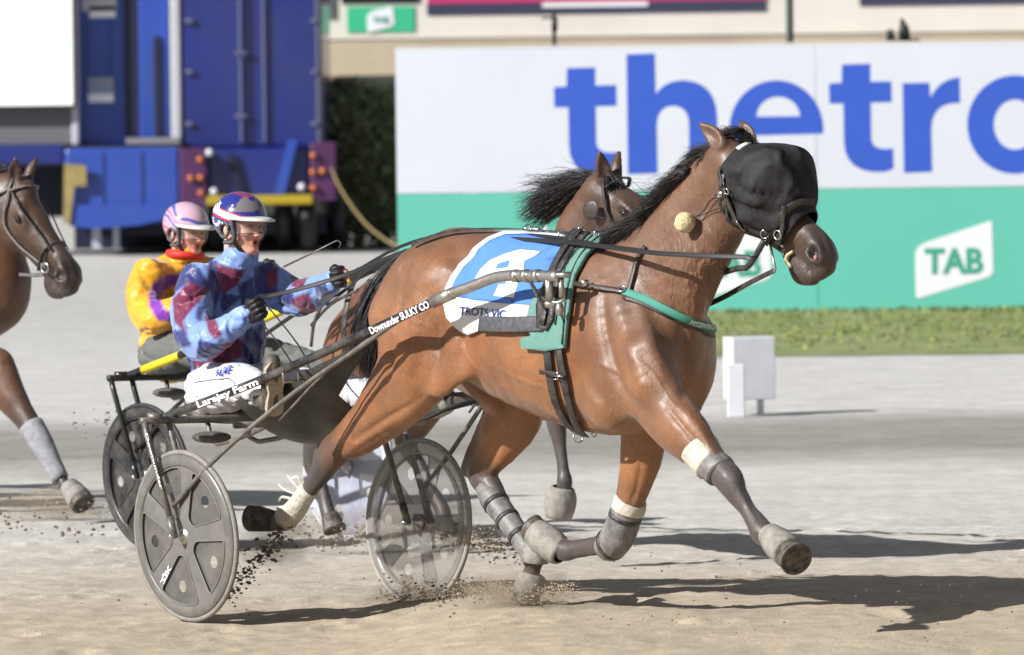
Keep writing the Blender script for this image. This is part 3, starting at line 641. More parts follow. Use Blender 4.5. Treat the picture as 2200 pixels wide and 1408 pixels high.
# saddle cloth
cloth_out = [(1010, 556), (1022, 538), (1050, 518), (1085, 505), (1140, 504), (1180, 507), (1222, 512), (1226, 530), (1210, 560), (1196, 590), (1180, 622), (1160, 655), (1146, 680), (1120, 700), (1075, 704), (1035, 712), (1012, 720), (985, 706), (968, 684), (960, 650), (962, 625), (974, 595), (990, 572)]
cloth = drape('saddle_cloth', cloth_out, M_white, None, .012, .004, fold=.012)
tag(cloth, 'blue and white number cloth lying on the back of the front horse', 'saddle cloth')
ov, of = np.array([v.co[:] for v in cloth.data.vertices])+np.array(cloth.location), [tuple(p.vertices) for p in cloth.data.polygons]
hit_cloth = hitter(BVHTree.FromPolygons([tuple(p) for p in ov], of))
drape('blue_panel', [(1016, 556), (1028, 536), (1052, 517), (1085, 504), (1140, 503), (1180, 506), (1222, 511), (1222, 530), (1203, 560), (1190, 585), (1172, 614), (1155, 640), (1142, 656), (1080, 652), (1020, 645), (970, 636), (968, 625), (980, 598), (996, 574)], M_blue, cloth, .003, .002, hit=hit_cloth, step=12)
drape('number', [(1090, 546), (1120, 538), (1150, 541), (1163, 543), (1150, 552), (1128, 562), (1126, 590), (1120, 592), (1106, 640), (1062, 637), (1074, 612), (1088, 612), (1090, 603), (1040, 600), (1022, 600), (1034, 580), (1056, 560)], M_whitep, cloth, .006, .002, holes=[[(1072, 568), (1098, 560), (1094, 576), (1066, 580)]], hit=hit_cloth, step=8)
def on_cloth(x, y):
    u = 990+98*x; v = 676+8*x-17*y; h = hit_cloth(u, v, .005); return h[0] if h else hit1(u, v, .02)[0]
print_text('lettering', 'TROTS VIC', on_cloth, M_navy, cloth, .012, .12)
# harness saddle: pad, girths
harness = empty('harness', F1.w1(2.0, 0, 0), 'black harness with teal saddle pad, girth and breast strap on the front horse', 'harness')
drape('saddle_pad', [(1288, 513), (1302, 522), (1266, 556), (1244, 596), (1236, 640), (1228, 700), (1222, 748), (1180, 754), (1132, 748), (1128, 728), (1150, 722), (1140, 690), (1150, 655), (1172, 622), (1196, 588), (1214, 552), (1240, 524)], M_teal, harness, .028, .016, step=12, fold=.002)
b = MB(); body_strap(b, [(1296, 520), (1262, 552), (1236, 600), (1228, 660), (1220, 740)], .006, .034, .004); body_strap(b, [(1284, 518), (1246, 552), (1220, 600), (1210, 660), (1204, 700)], .006, .034, .004); b.build('pad_piping', M_leather, harness)
drape('saddle_tree', [(1240, 508), (1276, 514), (1246, 545), (1220, 590), (1210, 640), (1202, 690), (1188, 712), (1168, 706), (1166, 660), (1178, 622), (1196, 580), (1216, 545), (1226, 520)], M_leather, harness, .040, .014, step=12)
b = MB(); body_strap(b, [(1262, 512), (1232, 545), (1208, 590), (1192, 650), (1180, 700)], .030, .050, .005); b.build('saddle_strap', M_leather, harness)
for i, pts in enumerate([[(1176, 682), (1180, 740), (1185, 795), (1195, 850), (1213, 893), (1240, 922), (1262, 932)], [(1198, 682), (1206, 745), (1216, 800), (1228, 855), (1242, 905), (1258, 926)]]):
    b = MB(); body_strap(b, pts, .038, .018+.004*i, .006); b.build('girth_strap', M_leather, harness)
b = MB(); body_strap(b, [(1170, 795), (1186, 797), (1206, 800), (1222, 806)], .018, .030, .004); body_strap(b, [(1176, 680), (1110, 682), (1050, 684)], .001, .03, .001) if 0 else None; b.build('girth_keeper', M_leather, harness)
b = MB(); pr = hit1(1202, 803, .032); q = np.cross(pr[1], [0, 0, 1.]); q /= np.linalg.norm(q); c0 = pr[0]
b.tube([c0-q*.02-np.array([0, 0, .013]), c0+q*.02-np.array([0, 0, .013]), c0+q*.02+np.array([0, 0, .013]), c0-q*.02+np.array([0, 0, .013]), c0-q*.02-np.array([0, 0, .013])], .0028, 6); b.tube([c0-q*.05, c0+q*.02], .0025, 6); b.build('buckle', M_steel, harness)
b = MB(); bb = F1.w1(F1.loc(1242, 929, -.05)); b.torus(bb+[0, 0, -.02], .022, .0035, (.5, -.8, .1), 20, 6); b.build('girth_ring', M_steel, harness)
b = MB(); bb = F1.w1(F1.loc(1276, 934, -.05)); b.torus(bb, .01, .003, (.5, -.8, .1), 14, 6); b.build('girth_ring', M_steel, harness)
# wear leathers: flat black strap running back under the shaft
P, N = hpts(dens([(1178, 698), (1130, 700), (1085, 699), (1044, 698)], 12), .034); P = smo(P, 6); N = smo(N, 6)
b = MB(); b.ribbon(P, N, .062, .006); b.build('wide_strap', mat('worn_grey_leather', (.075, .075, .085), .45, var=.4, vs_=40, bump=.3, bs=60), harness)
# breast strap
b = MB(); body_strap(b, [(1210, 606), (1260, 616), (1300, 623), (1345, 632)], .020, .020, .006); b.build('trace_strap', M_leather2, harness)
b = MB(); Pb, Nb = body_strap(b, [(1342, 630), (1390, 646), (1440, 668), (1490, 690), (1528, 708)], .030, .016, .012); b.build('breast_strap', mat('teal_webbing', (.06, .27, .21), .7, var=.12, vs_=150, bump=.2, bs=300), harness)
b = MB(); body_strap(b, [(1342, 637), (1390, 653), (1440, 675), (1490, 697), (1530, 717)], .034, .010, .008); b.build('breast_strap_backing', M_leather, harness)
Lb = np.r_[0, np.cumsum(np.linalg.norm(np.diff(Pb, axis=0), axis=1))]; Lb /= Lb[-1]
def on_bs(x, y):
    t = .60+.36*x; g_ = lambda A_, t_: np.array([np.interp(t_, Lb, A_[:, i]) for i in range(3)])
    p = g_(Pb, t); n_ = g_(Nb, t); T_ = g_(Pb, min(t+.03, 1))-g_(Pb, t-.03); T_ /= np.linalg.norm(T_); n_ = n_-T_*(n_@T_); n_ /= np.linalg.norm(n_); u_ = np.cross(T_, n_); u_ *= np.sign(u_[2]); return p+n_*.0085+u_*(y-.48)*.017
print_text('lettering', 'FITZPATRICK', on_bs, M_whitep, harness, .02)
b = MB(); body_strap(b, [(1390, 530), (1372, 560), (1362, 595), (1352, 632)], .016, .014, .005); b.build('hanger_strap', M_leather2, harness)
for u, v in ((1340, 629), (1212, 605)):
    h = hit1(u, v, .028); b = MB(); b.torus(h[0], .013, .0028, h[1], 18, 6); b.build('strap_ring', M_steel, harness)
h = hit1(1268, 614, .03); b = MB(); b.box(h[0], (.03, .008, .026)); b.build('buckle', M_steel, harness)
for u, v, r in ((1208, 512, .026), (1250, 500, .018), (1282, 508, .016)):
    b = MB(); c_ = wp(u, v, -.06); b.torus(c_+[0, 0, .012], r, .003, (.8, -.55, .1), 20, 6); b.build('terret_ring', M_steel, harness)
b = MB(); b.tube([wp(1236, 510, -.05), wp(1252, 497, -.03), wp(1270, 506, 0), wp(1290, 500, .02)], .004, 6, 3); b.build('hook', M_steel, harness)
# crupper strap and back-strap ornament
b = MB(); body_strap(b, [(1240, 512), (1150, 503), (1050, 503), (985, 505), (930, 517), (890, 535)], .020, .022, .004); b.build('back_strap', M_leather, harness)
b = MB(); b.tube([wp(u, v, -.02) for u, v in ((993, 503), (1002, 494), (1018, 497), (1040, 494), (1034, 502), (1012, 504))], .004, 6, 3); b.build('back_hook', M_steel, harness)

# eye mask: cloth hood standing off the face
mask_out = [(1583, 318), (1620, 302), (1660, 308), (1700, 316), (1729, 330), (1736, 380), (1744, 430), (1716, 436), (1692, 458), (1672, 482), (1650, 520), (1638, 545), (1624, 520), (1608, 482), (1590, 430), (1574, 385), (1562, 345)]
M_mask = mat('black_mesh_cloth', (.021, .020, .0225), .7, var=.35, vs_=160, bump=.9, bs=200, spec=.3, wave=2.4)
def head_hit():
    """surface of an inflated head for the hood"""
    Bm = Body((2.35, -.40, 1.35), (3.35, .45, 2.12), .0065); g, M, s = head_prims(Bm, p0, nose, .03)
    c = lambda pts: Bm.chain([(*g(p[0], p[1], p[2]), p[3]*s, p[4]) for p in pts], k=.05, L=M[:, 1])
    c([(.03, 0, -.03, .075, 1.05), (.10, 0, -.04, .10, 1.05), (.22, 0, -.02, .12, .95), (.30, 0, -.03, .11, .85), (.36, 0, -.055, .09, .85), (.42, 0, -.07, .07, .9)])
    V, Fc = Bm.mesh(3); return V, Fc, g, M
Vm, Fm, gM, MM = head_hit(); Wm = F1.W(Vm)
bm_h = BVHTree.FromPolygons([tuple(p) for p in Vm], [tuple(int(i) for i in q) for q in Fm]); sM = np.linalg.norm(nose-p0)/.62
hv = []; NI, NJ = 44, 60
for i in range(NI+1):
    for j in range(NJ+1):
        th = math.radians(-68+316*j/NJ); t = i/NI; cth, sth = math.cos(th), math.sin(th)     # 90 = over the forehead
        side_ = abs(cth)*(1 if sth < 0 else 1); xx = (.035+.385*t)+(.15*(1-t)*max(-sth, 0))-.02*t*max(-sth, 0)
        c0_ = p0+MM@np.array([xx, 0, -.09])*sM; d0 = MM@np.array([0, cth, sth]); hh_ = bm_h.ray_cast(Vector(c0_+d0*.6), Vector(-d0))
        r_ = .6-hh_[3] if hh_[0] is not None else .1
        off_ = .006+.010*math.sin(math.pi*t)
        ex_ = float(np.interp(xx, [.02, .10, .225, .245, .31, .37, .42], [.0, .030, .074, .068, .030, .006, .0])); wgt = np.clip(sth*1.35, 0, 1)**.7
        hv.append(c0_+d0*(r_+off_+ex_*wgt*.85*sM))
hv = np.array(hv).reshape(NI+1, NJ+1, 3)
for _ in range(4): hv[1:-1, 1:-1] = hv[1:-1, 1:-1]*.4+.15*(hv[:-2, 1:-1]+hv[2:, 1:-1]+hv[1:-1, :-2]+hv[1:-1, 2:])
hvf = hv.reshape(-1, 3); hf = np.array([(i*(NJ+1)+j, (i+1)*(NJ+1)+j, (i+1)*(NJ+1)+j+1, i*(NJ+1)+j+1) for i in range(NI) for j in range(NJ)])
hn_ = vnormals(hvf, hf); cc_ = hvf.mean(0); hn_ *= np.sign(((hvf-cc_)*hn_).sum(1))[:, None]
rel = (hvf-p0)@MM; ed = np.clip(np.minimum(rel[:, 0]-.03, .43-rel[:, 0])/.06, 0, 1)
fold = lambda a_, b_, sc, sd_, w_: np.exp(-(vnoise(np.stack([rel[:, 0]*a_+rel[:, 2]*b_, rel[:, 2]*a_-rel[:, 0]*b_, rel[:, 1]*.5], 1)*np.array([.45, 1.6, 1]), sc, sd_)/w_)**2)
hvf = hvf+hn_*(ed*(.012*vnoise(rel, 10, 4)-.024*fold(.7, .7, 8, 3, .07)*np.clip(.5-rel[:, 2]*8, 0, 1)-.014*fold(.9, .4, 13, 6, .08)*np.clip(.5-rel[:, 2]*8, 0, 1)+.006))[:, None]
hood = mesh('eye_mask', F1.W(hvf), hf, M_mask, None, True); tag(hood, 'black cloth mask covering the face and eyes of the front horse', 'mask')
sm_ = hood.modifiers.new('thickness', 'SOLIDIFY'); sm_.thickness = .004; sm_.offset = -1
Wn = F1.W(hvf); cf = hf
hit_mask = hitter(BVHTree.FromPolygons([tuple(p) for p in np.vstack([Wn])], [tuple(int(i) for i in q) for q in cf]))
def hit_any(u, v, off=.004):
    a = hit_mask(u, v, off); b_ = hit1(u, v, off)
    if a is None: return b_
    if b_ is None: return a
    return a if np.linalg.norm(a[0]-CAM) < np.linalg.norm(b_[0]-CAM) else b_
# bridle
bridle = empty('bridle', F1.w1(p0), 'black leather bridle with steel rings on the masked horse', 'bridle')
b = MB(); row = F1.W(hvf.reshape(NI+1, NJ+1, 3)[1, 13:37]); cm_ = row.mean(0)-np.array([0, 0, .08]); b.ribbon(row+(row-cm_)/np.linalg.norm(row-cm_, axis=1)[:, None]*.006, row-cm_, .020, .005); b.build('browband', mat('white_piped_band', (.55, .58, .57), .5, var=.1), bridle)
def hs(name, pts, w, off=.020, t=.005, m=M_leather):
    b = MB(); body_strap(b, pts, w, off, t, hit=hit_any, k=4); return b.build(name, m, bridle)
hs('crown_strap', [(1556, 330), (1548, 345), (1552, 370), (1558, 400)], .018)
hs('cheek_strap', [(1552, 352), (1560, 400), (1572, 440), (1590, 480), (1606, 505), (1628, 535)], .018)
hs('throat_strap', [(1554, 410), (1554, 440), (1560, 480), (1575, 510), (1596, 522)], .014)
hs('throat_strap', [(1564, 412), (1566, 445), (1572, 480), (1588, 510)], .010)
hs('noseband', [(1742, 436), (1722, 432), (1700, 440), (1682, 458), (1662, 492), (1650, 520)], .026, .016, .006, M_leather2)
hs('cheek_piece', [(1684, 440), (1682, 470), (1684, 500), (1676, 520)], .018, .02)
hs('jaw_strap', [(1650, 495), (1646, 520), (1650, 545), (1662, 562)], .016, .014)
hs('chin_strap', [(1650, 548), (1672, 556), (1692, 552)], .012, .014)
for u, v, r in ((1646, 500, .016), (1678, 505, .017), (1570, 408, .012), (1555, 415, .010), (1616, 505, .010)):
    h = hit_any(u, v, .022); b = MB(); b.torus(h[0], r, .0030, h[1], 20, 6); b.build('ring', M_steel, bridle)
b = MB(); A = hit_any(1648, 535, .03)[0]; Bp = hit_any(1692, 526, .03)[0]; Cp = wp(1666, 580, -.05)
A_BIT, C_BIT = A, Cp; b.tube([A+[0, 0, .02], A, Cp], .005, 8, 2); b.tube([A, Bp], .005, 8); b.build('bit', M_steel, bridle)
b = MB(); b.tube([hit_any(1560, 412, .02)[0], hit_any(1548, 418, .03)[0], hit_any(1540, 424, .03)[0]], .005, 6); b.build('snap_hook', M_steel, bridle)
hs('studs', [(1590, 470), (1600, 492), (1612, 512)], .006, .02, .006, M_steel)
b = MB(); h = hit_any(1698, 556, .012); b.tube([hit_any(1706, 540, .008)[0], hit_any(1697, 548, .012)[0], hit_any(1696, 562, .012)[0], hit_any(1702, 574, .006)[0]], .011, 8, 3, flat=.6); b.build('mouth_strap', mat('yellow_rubber_band', (.62, .50, .30), .6), bridle)
# ear plug ball on cord
pb = hit1(1492, 482, .055)[0]; b = MB(); b.blob(pb, .042, 18, jit=.10); ball = b.build('wool_ball', mat('cream_wool', (.50, .43, .25), .95, var=.35, vs_=60, bump=.8, bs=90), None)
tag(ball, 'cream wool ball hanging on a thin cord beside the front horse neck', 'ball')
b = MB(); b.tube([pb, hit1(1508, 468, .03)[0], hit1(1522, 452, .02)[0], hit1(1534, 432, .02)[0], hit1(1546, 422, .02)[0]], .003, 6, 3); b.tube([hit1(1506, 470, .03)[0], hit1(1530, 458, .015)[0], hit1(1552, 445, .015)[0]], .0022, 6, 3); b.build('cord', M_leather2, ball)
# pink nostril lining, sole
h = gH(.570, -.070, -.076); b = MB(); b.blob(F1.w1(h), (.008, .006, .010), 10); b.build('nostril_lining', mat('pink_skin', (.45, .16, .16), .5), horse1)

# mane, forelock, tail
M_hair = mat('black_horse_hair', (.022, .018, .020), .38, var=.5, vs_=20, spec=.6)
def curve_lock(root, d0, length, wave=.03, droop=.3, n=9, seed=0, down=0.0):
    r = random.Random(seed); P = [np.array(root, float)]; d = np.array(d0, float); d /= np.linalg.norm(d); ph = r.uniform(0, 6.28)
    side = np.cross(d, [0, 0, 1.]); side /= max(np.linalg.norm(side), 1e-6)
    for i in range(1, n):
        t = i/(n-1); q = d+np.array([0, 0, -droop*t+down])+side*math.sin(ph+t*5)*wave*8+np.array([0, 0, 1])*math.cos(ph*1.7+t*6)*wave*7
        P.append(P[-1]+q/np.linalg.norm(q)*length/(n-1))
    return P
def mane(fr, crest, vec, parent, n=420, length=(.12, .30), r=.0028, seed=3, droop=.5, wave=.03, spread=.25, name='mane', m=None, wy=0.0, lf=None):
    rr = random.Random(seed); sp = []; C = cr(np.array(crest, float), 6)
    for i in range(n):
        t = rr.random(); k = t*(len(C)-1); a = int(min(k, len(C)-2)); p = C[a]+(C[a+1]-C[a])*(k-a)
        p = p+np.array([rr.uniform(-.01, .01), rr.uniform(-.016, .016)+wy, rr.uniform(-.015, .008)])
        ck = int(t*26)+rr.randrange(2); rc = random.Random(seed*97+ck); v = np.array(vec(t), float); v = v/np.linalg.norm(v)+np.array([rc.gauss(0, spread), rc.gauss(0, spread*.7), rc.gauss(0, spread)])+np.array([rr.gauss(0, .09), rr.gauss(0, .07), rr.gauss(0, .09)])
        L = rr.uniform(*length)*((.55+.45*math.sin(min(t*1.15+.12, 1)*3.14)) if lf is None else lf(t)); root = fr.w1(p); vv = fr.X*v[0]+fr.Y*v[1]+np.array([0, 0, v[2]])
        sp.append((curve_lock(root, vv, L, wave, droop, 8, rr.randrange(10**6)), r*rr.uniform(.6, 1.7)))
    return strands(sp, m or M_hair, name, parent)
crest = [F1.loc(u, v, 0) for u, v in ((1340, 520), (1385, 480), (1430, 430), (1470, 385), (1510, 345), (1548, 315))]
LF = lambda t: .42+.75*math.exp(-(t/.20)**2)
mane(F1, crest, lambda t: (-1.0, -.30, -.28+.22*t), horse1, 8000, (.14, .34), .0023, 3, .55, .028, .16, lf=LF)
mane(F1, crest, lambda t: (-.7, -.45, -.6+.3*t), horse1, 3600, (.08, .20), .0034, 4, .5, .03, .18, name='mane_base')
mane(F1, crest, lambda t: (-1.0, -.3, .10), horse1, 260, (.10, .30), .0022, 6, .3, .06, .30, name='loose_hair')
mane(F1, [c+np.array([0, -.05, -.03]) for c in crest[:5]], lambda t: (-1.0, -.15, -.25), horse1, 4200, (.14, .34), .0023, 5, .4, .028, .18, lf=LF, wy=-.02, name='mane_lock')
mane(F1, [F1.loc(1560, 300, 0), F1.loc(1590, 285, 0), F1.loc(1612, 300, 0)], lambda t: (-.9+t*1.3, -.3, .45), horse1, 420, (.05, .10), .0028, 8, 1.0, .05, name='forelock')
tail_root = F1.loc(893, 545, 0); sp = []; rr = random.Random(5)
for i in range(6000):
    root = F1.w1(tail_root+np.array([rr.uniform(-.03, .02), rr.uniform(-.035, .035), rr.uniform(-.05, .02)]))
    L = rr.uniform(.32, .56); a = rr.gauss(0, 1); bdir = np.array([rr.gauss(0, .10), rr.gauss(0, .10), 0])
    P = [root]; d = np.array([-.50, .12, -.28])+bdir*1.0
    for k in range(1, 12):
        t = k/11; d = d+np.array([.028+.015*a*t, -.004, -.12])+np.array([math.sin(i+t*7), 0, math.cos(i*1.3+t*6)])*.05
        P.append(P[-1]+d/np.linalg.norm(d)*L/11)
    sp.append((P, .0027*rr.uniform(.6, 1.5)))
strands(sp, M_hair, 'tail', horse1)

# leg boots and bandages
def boot(name, label, pts, radii, m, flat=1.0, fr=F1, parent=None, up=None, n=18, parts=()):
    b = MB(); P = cr(np.array([wp(*p, fr=fr) for p in pts]), 4); b.tube(P, radii, n, flat=flat)
    o = b.build(name, m, parent)
    if label: tag(o, label, 'horse boot' if 'boot' in name else 'bandage')
    return o
def bell(label, c0, c1, r0, r1, m=None, ribs=True, fr=F1, name='bell_boot'):
    c0, c1 = np.array(wp(*c0, fr=fr)), np.array(wp(*c1, fr=fr)); L = np.linalg.norm(c1-c0); b = MB()
    prof = [(r0*.82, -.004), (r0, 0)]
    nr = 6
    for i in range(1, nr+1):
        t = i/nr*.42; rr_ = r0+(r1-r0)*(math.sin(t/.42*1.57) if not ribs else t/.42*.8); prof += [(rr_+(.0025 if ribs else 0), L*(t-.03)), (rr_-(.0015 if ribs else 0), L*t)]
    prof += [(r1*1.02, L*.55), (r1*1.04, L*.72), (r1*(1.04 if ribs else .97), L*.88), (r1*(1.0 if ribs else .88), L), (r1*.84, L+.001), (r1*.80, L-.01)]
    b.lathe(c0, c1-c0, prof, 28)
    Q_ = b.V[0]; b.V[0] = Q_+(Q_-c0-(Q_-c0)@((c1-c0)/L)[:, None]*((c1-c0)/L))*(.16*vnoise(Q_, 18, 5))[:, None]; o = b.build(name, m or M_rubber, None); tag(o, label, 'horse boot'); return o
bell('grey ribbed rubber bell boot on the outstretched front hoof of the front horse', (1652, 1148, -.17), (1694, 1188, -.205), .045, .060)
bell('round grey bell boot on the folded front hoof of the front horse', (1206, 1190, .17), (1150, 1142, .15), .050, .064, ribs=False)
bell('grey bell boot on the planted hind hoof of the front horse, in flying sand', (1144, 1234, .17), (1132, 1276, .155), .050, .060, ribs=False)
boot('bandage', 'white tape bandage above the dark knee of the outstretched foreleg', [(1503, 964, -.18), (1516, 984, -.18), (1530, 1002, -.18)], [.080, .074, .069], M_tape)
boot('knee_boot_strap', 'thin grey strap boot below the white bandage on the outstretched foreleg', [(1531, 1000, -.18), (1542, 1008, -.18), (1549, 1016, -.18)], [.066, .068, .066], M_shin)
boot('knee_boot', 'grey knee boot with a white strap on the folded foreleg', [(1350, 1088, .17), (1340, 1120, .17), (1328, 1150, .17), (1312, 1172, .17), (1296, 1172, .17)], [.062, .068, .071, .066, .050], M_shin)
boot('bandage', 'white tape bandage above the grey knee boot of the folded foreleg', [(1357, 1074, .17), (1353, 1084, .17), (1349, 1098, .17)], [.064, .070, .069], M_tape)
boot('shin_boot', 'long grey shin boot on the planted hind leg of the front horse', [(1042, 1045, .16), (1058, 1070, .16), (1085, 1108, .16), (1115, 1150, .16), (1138, 1180, .16), (1150, 1198, .16)], [.044, .056, .050, .046, .052, .056], M_shin)
boot('pastern_boot', 'pale grey boot wrapped round the ankle of the planted hind leg', [(1140, 1180, .16), (1150, 1196, .16), (1150, 1208, .16)], [.050, .058, .055], M_rubber)
def rings(parent, pts, rads, m):
    for p_, r_ in zip(pts, rads):
        a_, b_ = np.array(wp(*p_[0])), np.array(wp(*p_[1])); c_ = (a_+b_)/2; d_ = (b_-a_)/np.linalg.norm(b_-a_); q = MB(); q.lathe(c_, d_, [(r_*.97, -.010), (r_*1.03, -.009), (r_*1.03, .009), (r_*.97, .010)], 20); q.build('strap', m, parent)
shin = [o for o in bpy.data.objects if o.name == 'shin_boot'][0]
rings(shin, [((1062, 1075, .16), (1070, 1088, .16)), ((1086, 1110, .16), (1094, 1122, .16)), ((1112, 1145, .16), (1120, 1157, .16))], (.056, .052, .050), M_leather)
kb = [o for o in bpy.data.objects if o.name == 'knee_boot'][0]
rings(kb, [((1345, 1104, .17), (1341, 1116, .17)), ((1318, 1166, .17), (1308, 1172, .17))], (.067, .068), M_leather)
hb = boot('hind_boot', 'white hind boot with loose flying straps on the stretched back leg', [(664, 1050, -.20), (650, 1072, -.20), (632, 1098, -.20), (612, 1116, -.20)], [.042, .043, .048, .052], M_tape)
b = MB()
for q in ([(642, 1050), (628, 1035), (618, 1020)], [(648, 1045), (640, 1025), (622, 1030)], [(636, 1062), (612, 1052), (598, 1040)], [(628, 1072), (606, 1068), (600, 1078)], [(618, 1088), (596, 1092), (606, 1100)]):
    b.ribbon([wp(u, v, -.22) for u, v in q], (.2, -1, .2), .011, .003, 3)
b.build('strap', M_tape, hb)
# ------------------------------------------------------------------ racing sulkies
M_black = mat('black_gloss_tube', (.012, .012, .014), .22, .0, var=.3, vs_=40, spec=.8, coat=.4, dust=(.28, .25, .22), dscale=14, damt=.4)
M_alu = mat('brushed_aluminium', (.50, .49, .47), .35, .9, var=.2, vs_=60, dust=(.30, .27, .23), dscale=20, damt=.5)
M_grey = mat('dusty_grey_tube', (.13, .125, .115), .45, .4, var=.3, vs_=50, dust=(.36, .32, .27), dscale=18, damt=.6)
M_pad = mat('dusty_seat_pad', (.06, .055, .05), .7, var=.3, vs_=30, bump=.3, bs=50, dust=(.30, .27, .23), dscale=12)
M_tray = mat('dark_mud_cover', (.028, .028, .024), .5, var=.3, vs_=9, bump=.4, bs=8, dust=(.10, .10, .09), dscale=10)
M_tyre = mat('grey_tyre_rubber', (.19, .18, .165), .7, var=.2, vs_=60, dust=(.36, .32, .27), dscale=16)
def rounded(poly, r, n=4):
    out = []; m = len(poly)
    for i in range(m):
        p0_, p1_, p2_ = (np.array(poly[(i+k-1) % m], float) for k in range(3)); a = p0_-p1_; c_ = p2_-p1_
        ra = min(r, np.linalg.norm(a)*.45, np.linalg.norm(c_)*.45); a = p1_+a/np.linalg.norm(a)*ra; c_ = p1_+c_/np.linalg.norm(c_)*ra
        for k in range(n+1):
            t = k/n; out.append(tuple(a*(1-t)**2+2*p1_*t*(1-t)+c_*t*t))
    return out
def plate(name, V2, T, basis, m, parent, z0, th):
    o, u, v, w = basis; V2 = np.array(V2); n = len(V2)
    top = o+V2[:, :1]*u+V2[:, 1:2]*v+w*z0; bot = top-w*th; e = {}
    for t in T:
        for a, b_ in ((t[0], t[1]), (t[1], t[2]), (t[2], t[0])): e[(a, b_)] = 1
    Fc = [tuple(t) for t in T]+[tuple(i+n for i in t[::-1]) for t in T]+[(b_, a, a+n, b_+n) for (a, b_) in e if (b_, a) not in e]
    return mesh(name, np.vstack([top, bot]), Fc, m, parent, False)
def wheel(fr, c, side, sulky, mats, rot=10, tilt=3.2, R=.36, txt=None):
    """disc wheel; side -1 is the near side. parts of the wheel are its children"""
    ta = math.radians(tilt); n = fr.Y*math.cos(ta)*side+np.array([0, 0, 1])*math.sin(ta)*side
    u = fr.X*(-side); n = n/np.linalg.norm(n); v = np.cross(n, u); C = fr.w1(c)
    if v[2] < 0: v = -v; 
    if np.cross(u, v)@n < 0: u = -u
    root = empty('wheel', C); root.parent = sulky; root.matrix_parent_inverse = world_of(sulky).inverted()
    b = MB(); b.torus(C, R-.011, .0115, n, 72, 10); b.build('tyre', mats['tyre'], root)
    b = MB(); b.lathe(C, n, [(R-.020, .010), (R-.024, .016), (R-.062, .020), (R-.068, .014), (R-.068, -.014), (R-.062, -.020), (R-.024, -.016), (R-.020, -.010), (R-.020, .010)], 72); b.build('rim', mats['rim'], root)
    ang = lambda k: math.radians(90-rot-72*k)
    Rin = R-.072; hub = .038; wins = []
    for k in range(5):
        a0 = ang(k)-math.radians(9); a1 = ang(k+1)+math.radians(9); mid = (ang(k)+ang(k+1))/2
        pts = [(Rin*math.cos(a0+(a1-a0)*t), Rin*math.sin(a0+(a1-a0)*t)) for t in np.linspace(0, 1, 7)]
        pts.append((.085*math.cos(mid-math.radians(16)), .085*math.sin(mid-math.radians(16)))); pts.append((.085*math.cos(mid+math.radians(16)), .085*math.sin(mid+math.radians(16))))
        wins.append(rounded(pts, .03))
    circ = lambda cx, cy, r, q=14: [(cx+r*math.cos(2*math.pi*i/q), cy+r*math.sin(2*math.pi*i/q)) for i in range(q)]
    oc = circ(0, 0, R-.066, 60)
    V2, T = cdt(oc, wins, .03); plate('spoke_plate', V2, T, (C, u, v, n), mats['spoke'], root, .014, .004)
    hol = []
    for k in range(5):
        mid = (ang(k)+ang(k+1))/2; hol.append(circ(.215*math.cos(mid), .215*math.sin(mid), .026))
    V2, T = cdt(oc, hol, .05); plate('disc_cover', V2, T, (C, u, v, n), mats['disc'], root, .006, .002)
    b = MB()
    for w_ in wins:
        P = np.array([C+u*x+v*y+n*.0165 for x, y in w_+w_[:1]]); b.tube(P, .0022, 5, cap=False)
    b.build('spoke_edge', mats['edge'], root)
    b = MB(); b.lathe(C, n, [(.001, .030), (.014, .030), (.016, .026), (.016, .018), (.030, .017), (.036, .012), (.036, -.012), (.016, -.018), (.016, -.032), (.001, -.032)], 24); b.build('hub', mats['hub'], root)
    if txt:
        a = ang(3)+math.radians(4); e1 = np.array([math.cos(a), math.sin(a)]); e2 = np.array([-e1[1], e1[0]])
        def fn(x, y):
            q = e1*(.27-.11*x)+e2*(-.022*y-.002)*-1; return C+u*q[0]+v*q[1]+n*.0185
        print_text('lettering', txt, fn, M_whitep, root, .03, .2)
    return root
def tpath(P, t):
    P = np.array(P); L = np.r_[0, np.cumsum(np.linalg.norm(np.diff(P, axis=0), axis=1))]; d = t*L[-1]
    return np.array([np.interp(d, L, P[:, i]) for i in range(3)])
